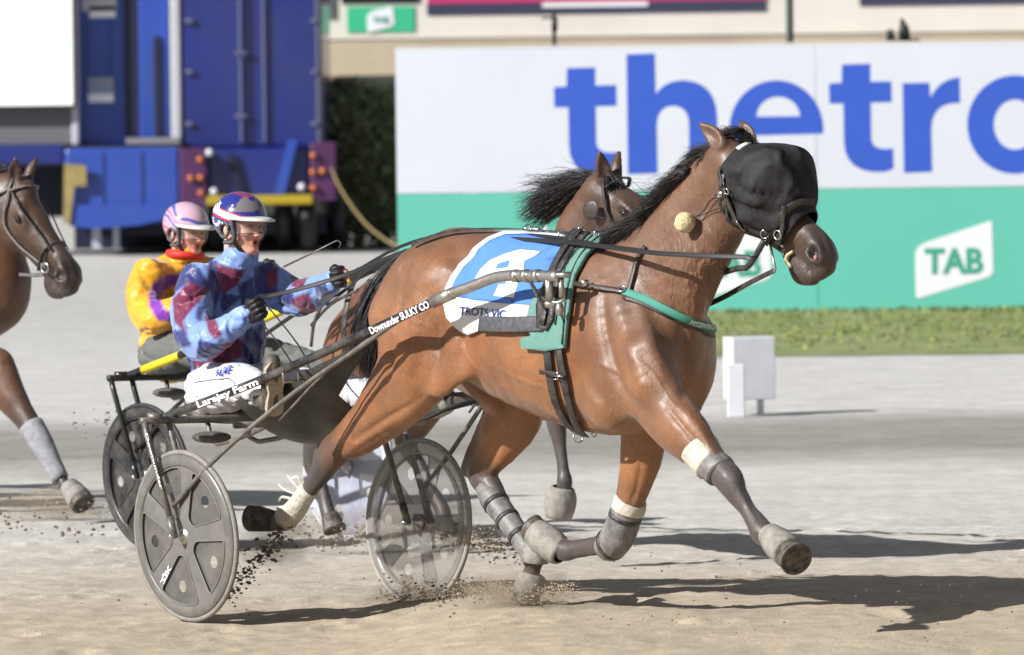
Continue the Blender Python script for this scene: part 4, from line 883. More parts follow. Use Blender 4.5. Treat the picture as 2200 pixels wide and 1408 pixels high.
def make_sulky(fr, name, label, wm, shaftm, texts=(), near_txt=None, cover=True, stripe=None):
    g = lambda p: fr.w1(p)
    s = empty(name, fr.w1(-.06, 0, 0), label, 'sulky')
    for sd in (-1, 1):
        wheel(fr, (-.065, sd*.615, .36), sd, s, wm[0] if sd < 0 else wm[1], rot=10 if sd < 0 else -18, txt=near_txt if sd < 0 else None, tilt=3.2*(-sd))
    b = MB(); b.tube([g((-.27, -.69, .835)), g((-.26, -.3, .83)), g((-.26, .3, .82)), g((-.27, .69, .80))], .016, 10, 3); b.build('cross_bar', shaftm[2], s)
    b = MB(); b.tube([g((-.06, -.36, .81)), g((-.06, .36, .81))], .014, 8); b.build('front_cross_bar', shaftm[2], s)
    for sd in (-1, 1):
        for k, off in enumerate((-.062, .062)):
            b = MB(); y = sd*.615+off*1.0; b.tube([g((-.265, y, .835)), g((-.245, y, .78)), g((-.085, y*1.0+.0, .42))], .0135, 8); b.tube([g((-.095, y, .44)), g((-.062, y, .355))], .017, 8); b.build('fork', shaftm[1], s)
            b = MB(); b.blob(g((-.065, y+off*.25, .362)), .014, 8); b.build('axle_nut', M_steel, s)
        b = MB(); b.box(g((-.27, sd*.615, .85)), (.06, .06, .03)); b.build('fork_clamp', shaftm[1], s)
    sh = SHAFT
    for sd in (-1, 1):
        P = [g((x, y*(-sd), z)) for x, y, z in sh]; Q = cr(np.array(P), 6)
        i = np.argmin(np.linalg.norm(Q-g((sh[3][0], sh[3][1]*(-sd), sh[3][2])), axis=1))
        b = MB(); b.tube(Q[:i+1], .0195, 12); b.build('shaft', shaftm[0], s)
        b = MB(); b.tube(Q[i:], .0225, 12); b.tube(Q[i-1:i+2], .0255, 12); b.build('shaft_tip', shaftm[3], s)
        br = [g((x, y*(-sd), z)) for x, y, z in BRACE]; b = MB(); b.tube(br, .0105, 8, 4); b.build('diagonal_brace', shaftm[1], s)
        b = MB(); b.tube([g((x, y*(-sd), z)) for x, y, z in BRACE2], .006, 6, 3); b.build('stay_rod', shaftm[1], s)
        # footrest stirrup and pad
        fx, fz = FOOT[0], FOOT[2]; b = MB(); b.torus(g((fx, sd*.43, fz)), .035, .006, (1, 0, 0), 18, 6); b.tube([g((fx-.01, sd*.40, fz-.03)), g((fx-.01, sd*.50, fz-.04)), g((fx-.01, sd*.50, fz+.02))], .007, 6); b.build('footrest', M_alu, s)
        for kk, (txt, t0, t1, hh) in enumerate(texts if sd < 0 else ()):
            path = Q[:i+1]
            def fn(x, y, t0=t0, t1=t1, hh=hh):
                t = t0+(t1-t0)*x; p = tpath(path, t); d = tpath(path, min(t+.01, 1))-p; d /= np.linalg.norm(d); out = np.array([-.15, -1, .0])*1.0; out = CAM-p; out = out-d*(out@d); out /= np.linalg.norm(out); upv = np.cross(out, d); upv *= np.sign(upv[2])
                return p+out*.0212+upv*(y-.45)*hh
            print_text('lettering', txt, fn, M_whitep, s, .03, .0, .95)
    # seat: cushion on a pan with struts
    sx, sz = SEAT
    Bs = Body((sx-.30, -.26, sz-.16), (sx+.30, .26, sz+.12), .010)
    Bs.chain([(sx-.20, 0, sz+.01, .035, 4.0), (sx-.05, 0, sz-.015, .035, 5.0), (sx+.16, 0, sz+.005, .028, 5.0)], k=.02); Bs.chain([(sx-.22, 0, sz+.05, .03, 4.5), (sx-.20, 0, sz+.0, .03, 4.5)], k=.02)
    Vs, Fs = Bs.mesh(2); mesh('seat', fr.W(Vs), Fs, M_pad, s, True)
    for sd in (-1, 1):
        b = MB(); b.tube([g((sx-.1, sd*.10, sz-.04)), g((sx-.02, sd*.11, sz-.13)), g((-.10, sd*.16, .80)), g((.05, sd*.30, .86))], .011, 8, 3); b.build('seat_support', shaftm[2], s)
        b = MB(); b.blob(g((sx+.17, sd*.26-.02, sz-.09)), (.10, .075, .026), 14, R=np.stack([fr.X, fr.Y, [0, 0, 1]], 1)); b.build('side_pad', M_pad, s)
    if cover:
        V = []; Fc = []; nx, ny = 14, 14
        for i in range(nx+1):
            for j in range(ny+1):
                y = -.40+.80*j/ny; x = .0+(.56+.40*float(sstep((abs(y)-.30)/.10)))*i/nx; z = .725+.10*(i/nx)+.008*math.sin(i*.9+j*.5); zs_ = float(np.interp(x, [q_[0] for q_ in SHAFT], [q_[2] for q_ in SHAFT]))-.015; z = z+(zs_-z)*abs(y/.40)**2.2*(1 if y < 0 else .4)
                V.append(g((x, y, z)))
        Fc = [(i*(ny+1)+j, (i+1)*(ny+1)+j, (i+1)*(ny+1)+j+1, i*(ny+1)+j+1) for i in range(nx) for j in range(ny)]
        o = mesh('mud_cover', V, Fc, M_tray, s, True); md = o.modifiers.new('thickness', 'SOLIDIFY'); md.thickness = .004
    return s
L_ = lambda u, v, w: F1.loc(u, v, w)
SHAFT = [tuple(L_(352, 898, -.52)), tuple(L_(560, 817, -.50)), tuple(L_(760, 728, -.46)), tuple(L_(955, 638, -.42)), tuple(L_(1010, 617, -.405)), tuple(L_(1058, 598, -.39)), tuple(L_(1100, 592, -.385)), tuple(L_(1150, 593, -.38)), tuple(L_(1200, 594, -.375))]
BRACE = [tuple(L_(372, 1088, -.655)), tuple(L_(440, 1010, -.64)), tuple(L_(520, 935, -.60)), tuple(L_(640, 838, -.53)), tuple(L_(780, 742, -.47)), tuple(L_(850, 693, -.44))]
BRACE2 = [tuple(L_(600, 905, -.50)), tuple(L_(700, 800, -.47)), tuple(L_(830, 700, -.44))]
FOOT = tuple(L_(628, 800, -.46)); SEAT = (-.50, .84)
def pl(name, c, alpha, rough=.35, **k): return mat(name, c, rough, alpha=alpha, var=.15, vs_=14, dust=(.34, .31, .27), dscale=10, damt=.25, **k)
wm_near = dict(tyre=M_tyre, rim=pl('grey_wheel_rim', (.115, .11, .105), 1), spoke=pl('grey_spoke_plate', (.13, .126, .12), 1, .4), disc=pl('smoky_disc_cover', (.095, .092, .088), .95, .3), edge=mat('pale_edge', (.20, .195, .185), .45, var=.15), hub=M_alu)
wm_far = dict(tyre=mat('pale_dusty_tyre', (.30, .28, .255), .7, var=.2), rim=pl('clear_wheel_rim', (.30, .29, .27), .55, .2), spoke=pl('clear_spoke_plate', (.24, .24, .23), .42, .2), disc=pl('clear_disc_cover', (.20, .20, .19), .28, .15), edge=mat('clear_edge', (.50, .49, .46), .4, alpha=.7), hub=M_alu)
sulky1 = make_sulky(F1, 'sulky', 'black racing sulky with lettered shafts and grey disc wheels behind the front horse', (wm_near, wm_far), (M_black, M_grey, M_grey, M_alu),
    texts=(('Downunder SULKY CO', .758, .958, .029), ('Larajay Farm', .14, .365, .027)), near_txt='ZJK')
# tug and clamp gear at the shaft tip
b = MB(); e = wp(1200, 594, -.375); 
b.tube([wp(1196, 592, -.38), wp(1226, 590, -.345)], .012, 8); b.box(wp(1180, 620, -.375), (.03, .02, .10)); b.box(wp(1206, 618, -.36), (.02, .02, .08))
b.tube([wp(1178, 645, -.375), wp(1196, 650, -.36), wp(1212, 640, -.35), wp(1206, 600, -.36)], .006, 6, 3)
for uu in (1105, 1126, 1150): b.tube([wp(uu, 593, -.385), wp(uu+9, 593, -.384)], .0265, 12)
b.blob(wp(1185, 652, -.36), (.028, .02, .02), 8, jit=.3); b.blob(wp(1202, 664, -.36), (.02, .02, .03), 8, jit=.3); b.build('quick_hitch', M_alu, sulky1)
b = MB(); b.ribbon([wp(1140, 606, -.39), wp(1158, 640, -.375), wp(1176, 668, -.36)], (.1, -1, .2), .016, .004); b.build('tug_strap', M_leather, sulky1)
# small upright logo on the near fork
def forktxt(x, y):
    a = F1.w1(-.245, -.681, .78); c_ = F1.w1(-.10, -.681, .46); d = c_-a; p = a+d*(.0+.72*x); out = CAM-p; out -= d*(out@d)/(d@d); out /= np.linalg.norm(out); sd_ = np.cross(d/np.linalg.norm(d), out); sd_ *= np.sign(sd_[0]); return p+out*.0145+sd_*(y-.45)*.010
print_text('lettering', 'Downunder', forktxt, M_whitep, sulky1, .03)
# ------------------------------------------------------------------ reins
rn = MB()
def rein(pts, w=.020, t=.004, end=None): rn.ribbon([wp(u, v, ww) for u, v, ww in pts]+([end] if end is not None else []), (-.5, -.8, .35), w, t, 4)
rein([(560, 640, -.18), (640, 622, -.14), (745, 590, -.06), (850, 548, -.05), (960, 516, -.07), (1080, 514, -.10), (1210, 520, -.13), (1300, 530, -.20), (1400, 543, -.25), (1500, 549, -.24), (1590, 552, -.20), (1625, 550, -.16)], .019, end=A_BIT)
rein([(760, 585, .06), (860, 530, .02), (960, 505, .0), (1100, 505, -.05), (1210, 512, -.10), (1290, 527, -.19), (1380, 538, -.24)], .014)
rein([(700, 655, -.05), (745, 620, .0), (800, 575, .02), (880, 540, .0)], .016)
rn.build('rein', M_rein, None); o = bpy.data.objects['rein']; tag(o, 'long dark reins running from the front driver to the bit', 'reins')
b = MB(); b.ribbon([wp(1520, 655, .10), wp(1560, 636, .10), wp(1610, 608, .08), C_BIT], (-.5, -.8, .3), .022, .005, 4); b.build('martingale_strap', M_leather, bridle)
b = MB(); b.tube([wp(1530, 592, .06), wp(1585, 577, .03), wp(1610, 570, .02), A_BIT], .012, 8, 3); b.build('curb_chain', M_leather, bridle)
# ------------------------------------------------------------------ drivers
M_skin = mat('skin', rough=.5, var=.06, vs_=80, attr=True, bump=.12, bs=200)
M_glove = mat('black_leather_glove', (.020, .016, .018), .5, var=.35, vs_=50, bump=.5, bs=60)
M_pants = mat('white_trouser_cloth', (.60, .60, .63), .75, var=.10, vs_=14, bump=.6, bs=16, dust=(.36, .33, .30), dscale=14, damt=.5)
M_sole = mat('beige_shoe_sole', (.36, .31, .24), .85, var=.2, vs_=60, bump=.7, bs=120)
M_boot = mat('dusty_black_boot', (.05, .045, .04), .6, var=.3, dust=(.30, .26, .2))
M_jacket = mat('racing_silk', rough=.42, var=.07, vs_=30, attr=True, bump=.75, bs=15, wave=2.6, spec=.4, sheen=.3)
M_helm = mat('helmet_shell', rough=.18, var=.03, attr=True, spec=.6, coat=.6)
M_hpad = mat('grey_helmet_padding', (.07, .075, .085), .6, var=.2, bump=.2)
M_strap = mat('black_strap', (.015, .015, .017), .5)
M_lens = mat('clear_goggle_lens', (.30, .28, .28), .08, alpha=.25, var=0, spec=.8)
M_eye = mat('dark_eye', (.02, .015, .012), .15, var=0)
TROU = {}
def star(n=5, r=1, q=.4): return [(math.sin(math.pi*i/n)*(r if i % 2 == 0 else r*q), math.cos(math.pi*i/n)*(r if i % 2 == 0 else r*q)) for i in range(2*n)]
def poly_in(poly, U_v, V_v):
    c = np.zeros(len(U_v), bool); n = len(poly)
    for i in range(n):
        x1, y1 = poly[i]; x2, y2 = poly[(i+1) % n]
        if y1 == y2: continue
        m = ((y1 > V_v) != (y2 > V_v)) & (U_v < (x2-x1)*(V_v-y1)/(y2-y1)+x1); c ^= m
    return c
def pxof(W):
    d = W-CAM; return 1100+FPX*(d@RR)/(d@F_), 704-FPX*(d@UU)/(d@F_)
def driver(fr, name_label, T, yaw, pitch, jacket_fn, helm_fn, h=.0075, stars=True, roll=0.0, hem=806, hip=False, pm=None, mouth=1.0):
    """seated driver; T moves the local joints of the first driver to this one"""
    q = lambda u, v, w: T(F1.loc(u, v, w))
    nodes = lambda pts: [(*q(p[0], p[1], p[2]), *p[3:]) for p in pts]
    # head basis
    hc = q(519, 484, 0.0); cy, sy, cp, sp = math.cos(yaw), math.sin(yaw), math.cos(pitch), math.sin(pitch)
    fx = np.array([cy*cp, sy*cp, sp]); ly = np.array([-sy, cy, 0]); uz = np.cross(fx, ly)
    if roll: ly, uz = ly*math.cos(roll)+uz*math.sin(roll), uz*math.cos(roll)-ly*math.sin(roll)
    HM = np.stack([fx, ly, uz], 1); H = lambda x, y, z: hc+HM@np.array([x, y, z])
    hn = lambda pts: [(*H(*p[:3]), *p[3:]) for p in pts]
    allp = np.array([q(360, 780, -.5), q(760, 900, .5), q(520, 400, 0), q(600, 900, -.5), q(760, 560, .3)])
    lo = allp.min(0)-.15; hi = allp.max(0)+.15
    # ---- body: one continuous figure (head, neck, trunk, arms, legs)
    B = Body(lo, hi, h)
    B.ell(H(-.012, 0, .035), (.098, .078, .088), .01, HM, b=0); B.ell(H(.030, 0, -.030), (.062, .060, .080), .03, HM, b=0)
    for s_ in (-1, 1):
        B.chain(hn([(-.015, s_*.058, -.035, .022, 1, 0), (.015, s_*.052, -.075, .020, 1, 0), (.060, s_*.018, -.105, .018, 1, 0)]), .02)
        B.chain(hn([(.070, s_*.012, .014, .012, 1, 0), (.076, s_*.035, .016, .012, 1, 0), (.060, s_*.055, .008, .012, 1, 0)]), .014)
        B.ell(H(.062, s_*.040, -.034), (.026, .022, .018), .02, HM, b=0)
        B.ell(H(.088, s_*.031, -.006), (.016, .016, .011), .008, HM, cut=True)
        B.ell(H(-.012, s_*.079, -.012), (.022, .010, .032), .008, HM)
        B.ell(H(.101, s_*.011, -.040), (.009, .008, .007), .006, HM)
    B.chain(hn([(.078, 0, .010, .009, 1, 0), (.095, 0, -.015, .009, 1, 0), (.106, 0, -.036, .011, 1, 0)]), .010)
    B.ell(H(.068, 0, -.108), (.022, .024, .018), .015, HM, b=0)
    B.chain(hn([(.086, -.020, -.066, .006, 1, 1), (.094, 0, -.055, .007, 1, 1), (.086, .020, -.066, .006, 1, 1)]), .006)
    B.chain(hn([(.084, -.018, -.076, .006, 1, 1), (.088, 0, -.086, .008, 1, 1), (.084, .018, -.076, .006, 1, 1)]), .006)
    B.ell(H(.090, 0, -.070), (.022, .012, .0075*mouth), .004, HM, cut=True)
    B.chain([(*H(-.02, 0, -.06), .060, 1, 0), (*q(508, 570, 0), .056, 1, 0), (*q(494, 600, 0), .05, 1, 0)], .02)
    trunk = nodes([(452, 800, 0, .11, 1.2, 0), (462, 720, 0, .10, 1.2, 0), (470, 655, 0, .095, 1.25, 0), (484, 612, 0, .06, 1.6, 0)])
    B.chain(trunk, .04)
    armn = nodes([(424, 610, -.19, .055, 1, 0), (418, 680, -.26, .048, 1, 0), (446, 735, -.29, .045, 1, 0), (500, 700, -.27, .036, 1, 0), (535, 676, -.24, .030, 1, 0)])
    armf = nodes([(578, 606, .19, .055, 1, 0), (625, 640, .24, .046, 1, 0), (660, 640, .24, .042, 1, 0), (712, 610, .17, .034, 1, 0), (738, 590, .13, .028, 1, 0)])
    B.chain(armn, .03); B.chain(armf, .03)
    for s_ in (-1, 1):
        B.chain([(*(T(np.array(F1.loc(440, 840, -.12))*np.array([1, 1, 1]))*np.array([1, -s_, 1])), .07, 1, 0) for _ in (0,)]+[(q(x, y, w)[0], -s_*q(x, y, w)[1]*(1 if s_ < 0 else .7), q(x, y, w)[2]-(0 if s_ < 0 else .07*(r < .06)), r, 1, 0) for x, y, w, r in ((492, 832, -.22, .065), (548, 826, -.33, .045), (582, 850, -.42, .034))], .03)
    V, Fc = B.mesh(2); b_ = np.clip(B.btag(V, .004), 0, 1); hl = (V-hc)@HM
    sk = np.array(srgb(220, 164, 142)); c = np.tile(sk, (len(V), 1)); c = c*(1+.12*vnoise(V, 22, 3))[:, None]
    chk = np.exp(-(((hl[:, 0]-.075)/.03)**2+((np.abs(hl[:, 1])-.042)/.022)**2+((hl[:, 2]+.035)/.022)**2))[:, None]; c = c*(1-chk*np.array([.0, .10, .10]))
    c = c*(1-b_[:, None])+np.array(srgb(196, 116, 104))*b_[:, None]
    mo = np.exp(-((hl[:, 0]-.070)/.016)**2-(hl[:, 1]/.016)**2-((hl[:, 2]+.070)/.011)**2)[:, None]; mo = np.clip(mo*1.2*mouth, 0, 1); c = c*(1-mo)+np.array([.03, .008, .008])*mo
    br = np.exp(-((hl[:, 2]-.022)/.005)**2-((np.abs(hl[:, 1])-.033)/.018)**2)*(hl[:, 0] > .05); c = c*(1-.35*br[:, None])
    W = fr.W(V); per = mesh('person', W, Fc, M_skin, None, True, colors=np.clip(c, 0, 1)); tag(per, name_label, 'person')
    bw = lambda P: fr.W(P)
    for s_ in (-1, 1):
        b = MB(); b.blob(fr.w1(H(.0745, s_*.031, -.007)), .0115, 12); o = b.build('eye', mat('eye_white', (.6, .58, .56), .2, var=0), per)
        b = MB(); b.blob(fr.w1(H(.0835, s_*.031-.002, -.006)), (.006, .006, .006), 10); b.build('iris', M_eye, o)
        b = MB(); b.tube([fr.w1(H(.082, s_*.031-.015, -.003)), fr.w1(H(.0885, s_*.031, .001)), fr.w1(H(.079, s_*.031+.016, -.003))], .0045, 6, 3); b.build('eyelid', mat('eyelid_skin', srgb(170, 110, 92), .5), per)
    # ---- jacket
    J = Body(lo, hi, h)
    J.chain([(*p[:3], p[3]+g_, p[4], 0) for p, g_ in zip(nodes([(452, hem, 0, .155, 1.15), (466, 748, 0, .180, 1.18), (478, 662, 0, .162, 1.14), (492, 606, 0, .105, 1.5), (506, 578, 0, .072, 1.25)]), (0, .0, .0, .0, 0))], .04)
    J.chain(nodes([(428, 606, -.19, .085, 1), (410, 672, -.25, .084, 1), (430, 730, -.29, .084, 1), (478, 716, -.28, .064, 1), (518, 686, -.255, .050, 1), (528, 680, -.25, .046, 1)]), .045)
    J.chain(nodes([(572, 604, .18, .080, 1), (618, 634, .24, .080, 1), (650, 640, .24, .074, 1), (688, 622, .20, .060, 1), (716, 606, .16, .046, 1)]), .045)
    J.chain(nodes([(510, 570, -.0, .074, 1), (519, 548, 0, .070, 1)]), .02)
    J.chain([(*H(.006, 0, -.04), .052, 1), (*H(.004, 0, -.125), .056, 1)], .008, cut=True)
    if hip:
        for s_ in (-1, 1): J.chain([(*(q(x, y, w)*np.array([1, -s_, 1])), r, 1) for x, y, w, r in ((436, 830, -.06, .128), (470, 832, -.12, .112))], .05)
    Vj, Fj = J.mesh(2); Nj = vnormals(Vj, Fj)
    # folds: ridged noise stretched along the sleeves and round the waist
    cre = lambda n_, w_: np.exp(-(n_/w_)**2)
    wv3 = Vj+.05*np.stack([vnoise(Vj, 5, 31), vnoise(Vj, 5, 32), vnoise(Vj, 5, 33)], 1)
    A_a = cre(vnoise(wv3@np.array([[1, 0, .5], [0, 1, 0], [-.5, 0, 1.]])*np.array([1.5, 1, .75]), 7.5, 11), .05); A_b = cre(vnoise(wv3*np.array([.8, .8, 1.9]), 8, 12), .05); A_c = cre(vnoise(wv3@np.array([[1, 0, -.7], [0, 1, 0], [.7, 0, 1.]])*np.array([2, 1, .8]), 11, 15), .06)
    Vj = Vj+Nj*(.010*vnoise(wv3, 5, 41)-.011*A_a-.003*A_b-.006*A_c+.005)[:, None]
    Wj = fr.W(Vj); jc = csmooth(jacket_fn(Wj, Vj), Fj, 1)
    jac = mesh('jacket', Wj, Fj, M_jacket, per, True, colors=jc)
    # ---- trousers
    Pn = Body(lo, hi, h*1.1)
    for s_ in (-1, 1):
        m = lambda p: (p[0], -s_*p[1], p[2])
        lw = 1.0 if s_ < 0 else .70; dz_ = 0 if s_ < 0 else .07; Pn.chain([(*(m(q(x, y, w))*np.array([1, lw, 1])-np.array([0, 0, dz_*i_/4])), r, 1, 0) for i_, (x, y, w, r) in enumerate(((440, 838, -.09, .118), (480, 834, -.18, .108), (525, 828, -.28, .090), (560, 838, -.36, .072), (584, 858, -.42, .056)))], .03)
    Vp, Fp = Pn.mesh(2); Np = vnormals(Vp, Fp); Vp = Vp+Np*(.010*vnoise(Vp, 7, 20)-.012*cre(vnoise(Vp, 9, 21), .06)-.007*cre(vnoise(Vp, 17, 22), .07))[:, None]
    tro = mesh('trousers', fr.W(Vp), Fp, pm or M_pants, per, True); TROU[name_label] = (fr.W(Vp), Fp, tro)
    # ---- boots with soles towards the front
    for s_ in (-1, 1):
        m = lambda p: np.array([p[0], -s_*p[1]*(1 if s_ < 0 else .70), p[2]-(0 if s_ < 0 else .07)])
        a0 = fr.w1(m(q(592, 892, -.44))); a1 = fr.w1(m(q(592, 778, -.46))); up = a1-a0; L = np.linalg.norm(up); up /= L
        nrm = fr.X*.75+(CAM-a0)/np.linalg.norm(CAM-a0)*.6*(1 if s_ > 0 else .5); nrm -= up*(nrm@up); nrm /= np.linalg.norm(nrm); sd = np.cross(up, nrm)
        out = [(-.034, .0), (-.040, .03), (-.036, .07), (-.030, .11), (-.036, .15), (-.048, .19), (-.044, .23), (-.022, .262), (.0, .268), (.026, .258), (.042, .225), (.044, .18), (.034, .13), (.030, .09), (.036, .04), (.030, .006), (0, -.008)]
        k = L/.262; V2, T2 = cdt([(x*k*1.2, y*k) for x, y in out], (), .03)
        bt = MB(); bt.tube([fr.w1(m(q(572, 858, -.41)))-nrm*.03, a0+up*.035-nrm*.045], .045, 12); bt.tube([a0+up*.03-nrm*.032, a0+up*.12-nrm*.040, a0+up*.21-nrm*.026, a0+up*.245-nrm*.018], [.040, .043, .038, .022], 14); o = bt.build('boot', M_boot, per)
        plate('sole', V2, T2, (a0, sd, up, nrm), M_sole, o, .004, .022)
    # ---- gloved hands, fingers curled round the reins
    def hand(wr, el, grip, s_, h_=.004):
        wr, el, grip = fr.w1(wr), fr.w1(el), np.array(grip, float); f_ = wr-el; f_ /= np.linalg.norm(f_); grip -= f_*(grip@f_); grip /= np.linalg.norm(grip); pn = np.cross(f_, grip)*s_
        Hd = Body(wr-.13, wr+.15, h_)
        Hd.chain([(*(wr-f_*.03), .030, 1), (*(wr+f_*.02), .028, 1)], .01)
        for i in range(4):
            o_ = grip*(.033-.022*i); l = (.95, 1.05, 1.0, .82)[i]; k0 = wr+f_*.075+o_
            Hd.chain([(*(wr+f_*.015+o_*.7), .017, 1), (*k0, .0155, 1)], .014, sub=1)
            Hd.chain([(*k0, .0125, 1), (*(k0+(f_*.028+pn*.018)*l), .0115, 1), (*(k0+(f_*.018+pn*.046)*l), .0105, 1), (*(k0+(-f_*.010+pn*.046)*l), .0098, 1)], .003, sub=2)
        Hd.chain([(*(wr+f_*.02+grip*.025), .017, 1), (*(wr+f_*.05+grip*.046+pn*.018), .0145, 1), (*(wr+f_*.076+grip*.036+pn*.040), .012, 1)], .008, sub=2)
        Vh, Fh = Hd.mesh(1); mesh('glove', Vh, Fh, M_glove, per, True); return wr+f_*.07+pn*.025
    g1 = hand(q(532, 680, -.245), q(480, 715, -.28), (.25, -.3, .9), 1)
    g2 = hand(q(722, 602, .15), q(670, 630, .22), (.1, -.3, .95), 1)
    b = MB(); 
    for a, c_, r_ in ((q(700, 613, .18), q(716, 605, .162), .040),): b.tube([fr.w1(a), fr.w1(c_)], r_, 14)
    b.build('cuff_band', M_strap, per)
    # ---- helmet
    nl, nm = 96, 60; Vv = []; Fv = []
    for i in range(nm+1):
        th = math.pi*.78*i/nm
        for j in range(nl):
            ph = 2*math.pi*j/nl; Vv.append((math.sin(th)*math.cos(ph), math.sin(th)*math.sin(ph), math.cos(th)))
    Vv = np.array(Vv); idx = lambda i, j: i*nl+j % nl
    hlc = Vv*np.array([.128, .104, .108])+np.array([-.014, 0, .034]); x, y, z = hlc.T
    fl = (x > .012+.0*z) & (z < .028)
    hole = ((x+.005)/.030)**2+((z+.020)/.030)**2 < 1
    for i in range(nm):
        for j in range(nl):
            qd = [idx(i, j), idx(i+1, j), idx(i+1, j+1), idx(i, j+1)]
            cx = hlc[qd].mean(0)
            if (cx[0] > .030-.25*min(cx[2]+.03, 0)*-1 and cx[2] < .030) or cx[2] < -.085+.0*cx[0]: continue
            if abs(cx[1]) > .05 and ((cx[0]+.006)/.024)**2+((cx[2]+.018)/.030)**2 < 1: continue
            if cx[2] < -.045 and cx[0] > -.02-.0*(cx[2]): continue
            Fv.append(tuple(qd))
    hw = fr.W(hc+hlc@HM.T); hcx = helm_fn(hlc)
    hel = mesh('helmet', hw, Fv, M_helm, per, True, colors=hcx); sm2 = hel.modifiers.new('thickness', 'SOLIDIFY'); sm2.thickness = .014; sm2.offset = -1
    # peak
    pv = []; n = 24
    for k in range(n+1):
        a = math.radians(-72+144*k/n); e = math.cos(a*1.15)
        pin = np.array([.128*math.cos(a)-.014, .104*math.sin(a), .034+.004]); e = max(e, 0)
        pv += [pin, pin+np.array([math.cos(a)*.052*e+.004, math.sin(a)*.030*e, -.010-.006*e])]
    pf = [(2*k, 2*k+1, 2*k+3, 2*k+2) for k in range(n)]
    pk = mesh('peak', fr.W(hc+np.array(pv)@HM.T), pf, mat('white_peak', (.66, .64, .62), .3, var=.06), hel, True); sm3 = pk.modifiers.new('thickness', 'SOLIDIFY'); sm3.thickness = .006; sm3.offset = 0
    # ear cage, padding, chin strap
    for s_ in (-1, 1):
        b = MB(); P = [(.026*math.cos(t)-.006, s_*(.098-.012*math.sin(t)**2*0), .032*math.sin(t)-.018) for t in np.linspace(0, 2*math.pi, 22)]
        b.tube([fr.w1(H(*p)) for p in P], .0075, 6); b.build('ear_guard', M_hpad, hel)
        b = MB(); b.tube([fr.w1(H(*p)) for p in ((.034, s_*.096, .026), (.040, s_*.092, -.005), (.040, s_*.082, -.050), (.020, s_*.078, -.070), (-.02, s_*.082, -.072))], .010, 8, 3); b.build('helmet_trim', M_hpad, hel)
        b = MB(); b.ribbon([fr.w1(H(*p)) for p in ((.030, s_*.090, -.045), (.040, s_*.070, -.085), (.055, s_*.030, -.122), (.060, 0, -.130))], fr.w1(H(.2, s_*.3, -.25))-fr.w1(H(0, 0, 0)), .016, .004, 4); b.build('chin_strap', M_strap, hel)
    # goggles
    gv = []; n = 18
    for k in range(n+1):
        a = math.radians(-75+150*k/n); pin = np.array([.105*math.cos(a)+.012, .088*math.sin(a), 0])
        dip = .006*math.exp(-(a/.15)**2)
        gv += [pin+[0, 0, .026], pin*np.array([.99, .99, 1])+[0, 0, -.032+dip]]
    gl = mesh('goggles', fr.W(hc+np.array(gv)@HM.T), [(2*k, 2*k+1, 2*k+3, 2*k+2) for k in range(n)], M_lens, per, True)
    b = MB(); b.tube([fr.w1(H(*p)) for p in gv[1::2]], .0022, 6); b.tube([fr.w1(H(*p)) for p in gv[0::2]], .0025, 6); b.build('goggle_frame', M_hpad, gl)
    if stars:
        for (ax_, az, sz_, rt) in ((-.050, .085, .022, .2), (-.012, .010, .007, 0), (.02, .055, .006, .3), (-.07, .03, .006, .5), (-.035, .02, .005, .1), (.03, .085, .007, .2)):
            for s_ in (-1, 1):
                P = []
                for sx_, sz2 in star():
                    X0 = ax_+(sx_*math.cos(rt)-sz2*math.sin(rt))*sz_; Z0 = az+(sx_*math.sin(rt)+sz2*math.cos(rt))*sz_
                    rr2 = 1-((X0+.014)/.128)**2-((Z0-.034)/.108)**2; Y0 = s_*.104*math.sqrt(max(rr2, .001))
                    v3 = np.array([X0+.014, Y0, Z0-.034]); n3 = v3/np.array([.128, .104, .108])**2; n3 /= np.linalg.norm(n3); P.append(H(*(np.array([X0, Y0, Z0])+n3*.0025)))
                cP = np.mean(P, 0); nn_ = (cP-hc-HM@np.array([-.014, 0, .034])); nn_ /= np.linalg.norm(nn_); P.append(cP+nn_*.0015)
                mesh('star', fr.W(P), [(i, (i+1) % 10, 10) for i in range(10)], M_whitep, hel, False)
    return per, g1, g2
def csmooth(c, Fc, k=2):
    for _ in range(k):
        S = c.copy()*1.0; n_ = np.ones(len(c))
        for i in range(4):
            a, b_ = Fc[:, i], Fc[:, (i+1) % 4]; np.add.at(S, a, c[b_]); np.add.at(n_, a, 1)
        c = S/n_[:, None]
    return c
LB, NV, MR = np.array((.19, .30, .62)), np.array((.026, .034, .150)), np.array((.150, .018, .060))
def K(pts): return [(280+x/2.427, 380+y/2.427) for x, y in pts]
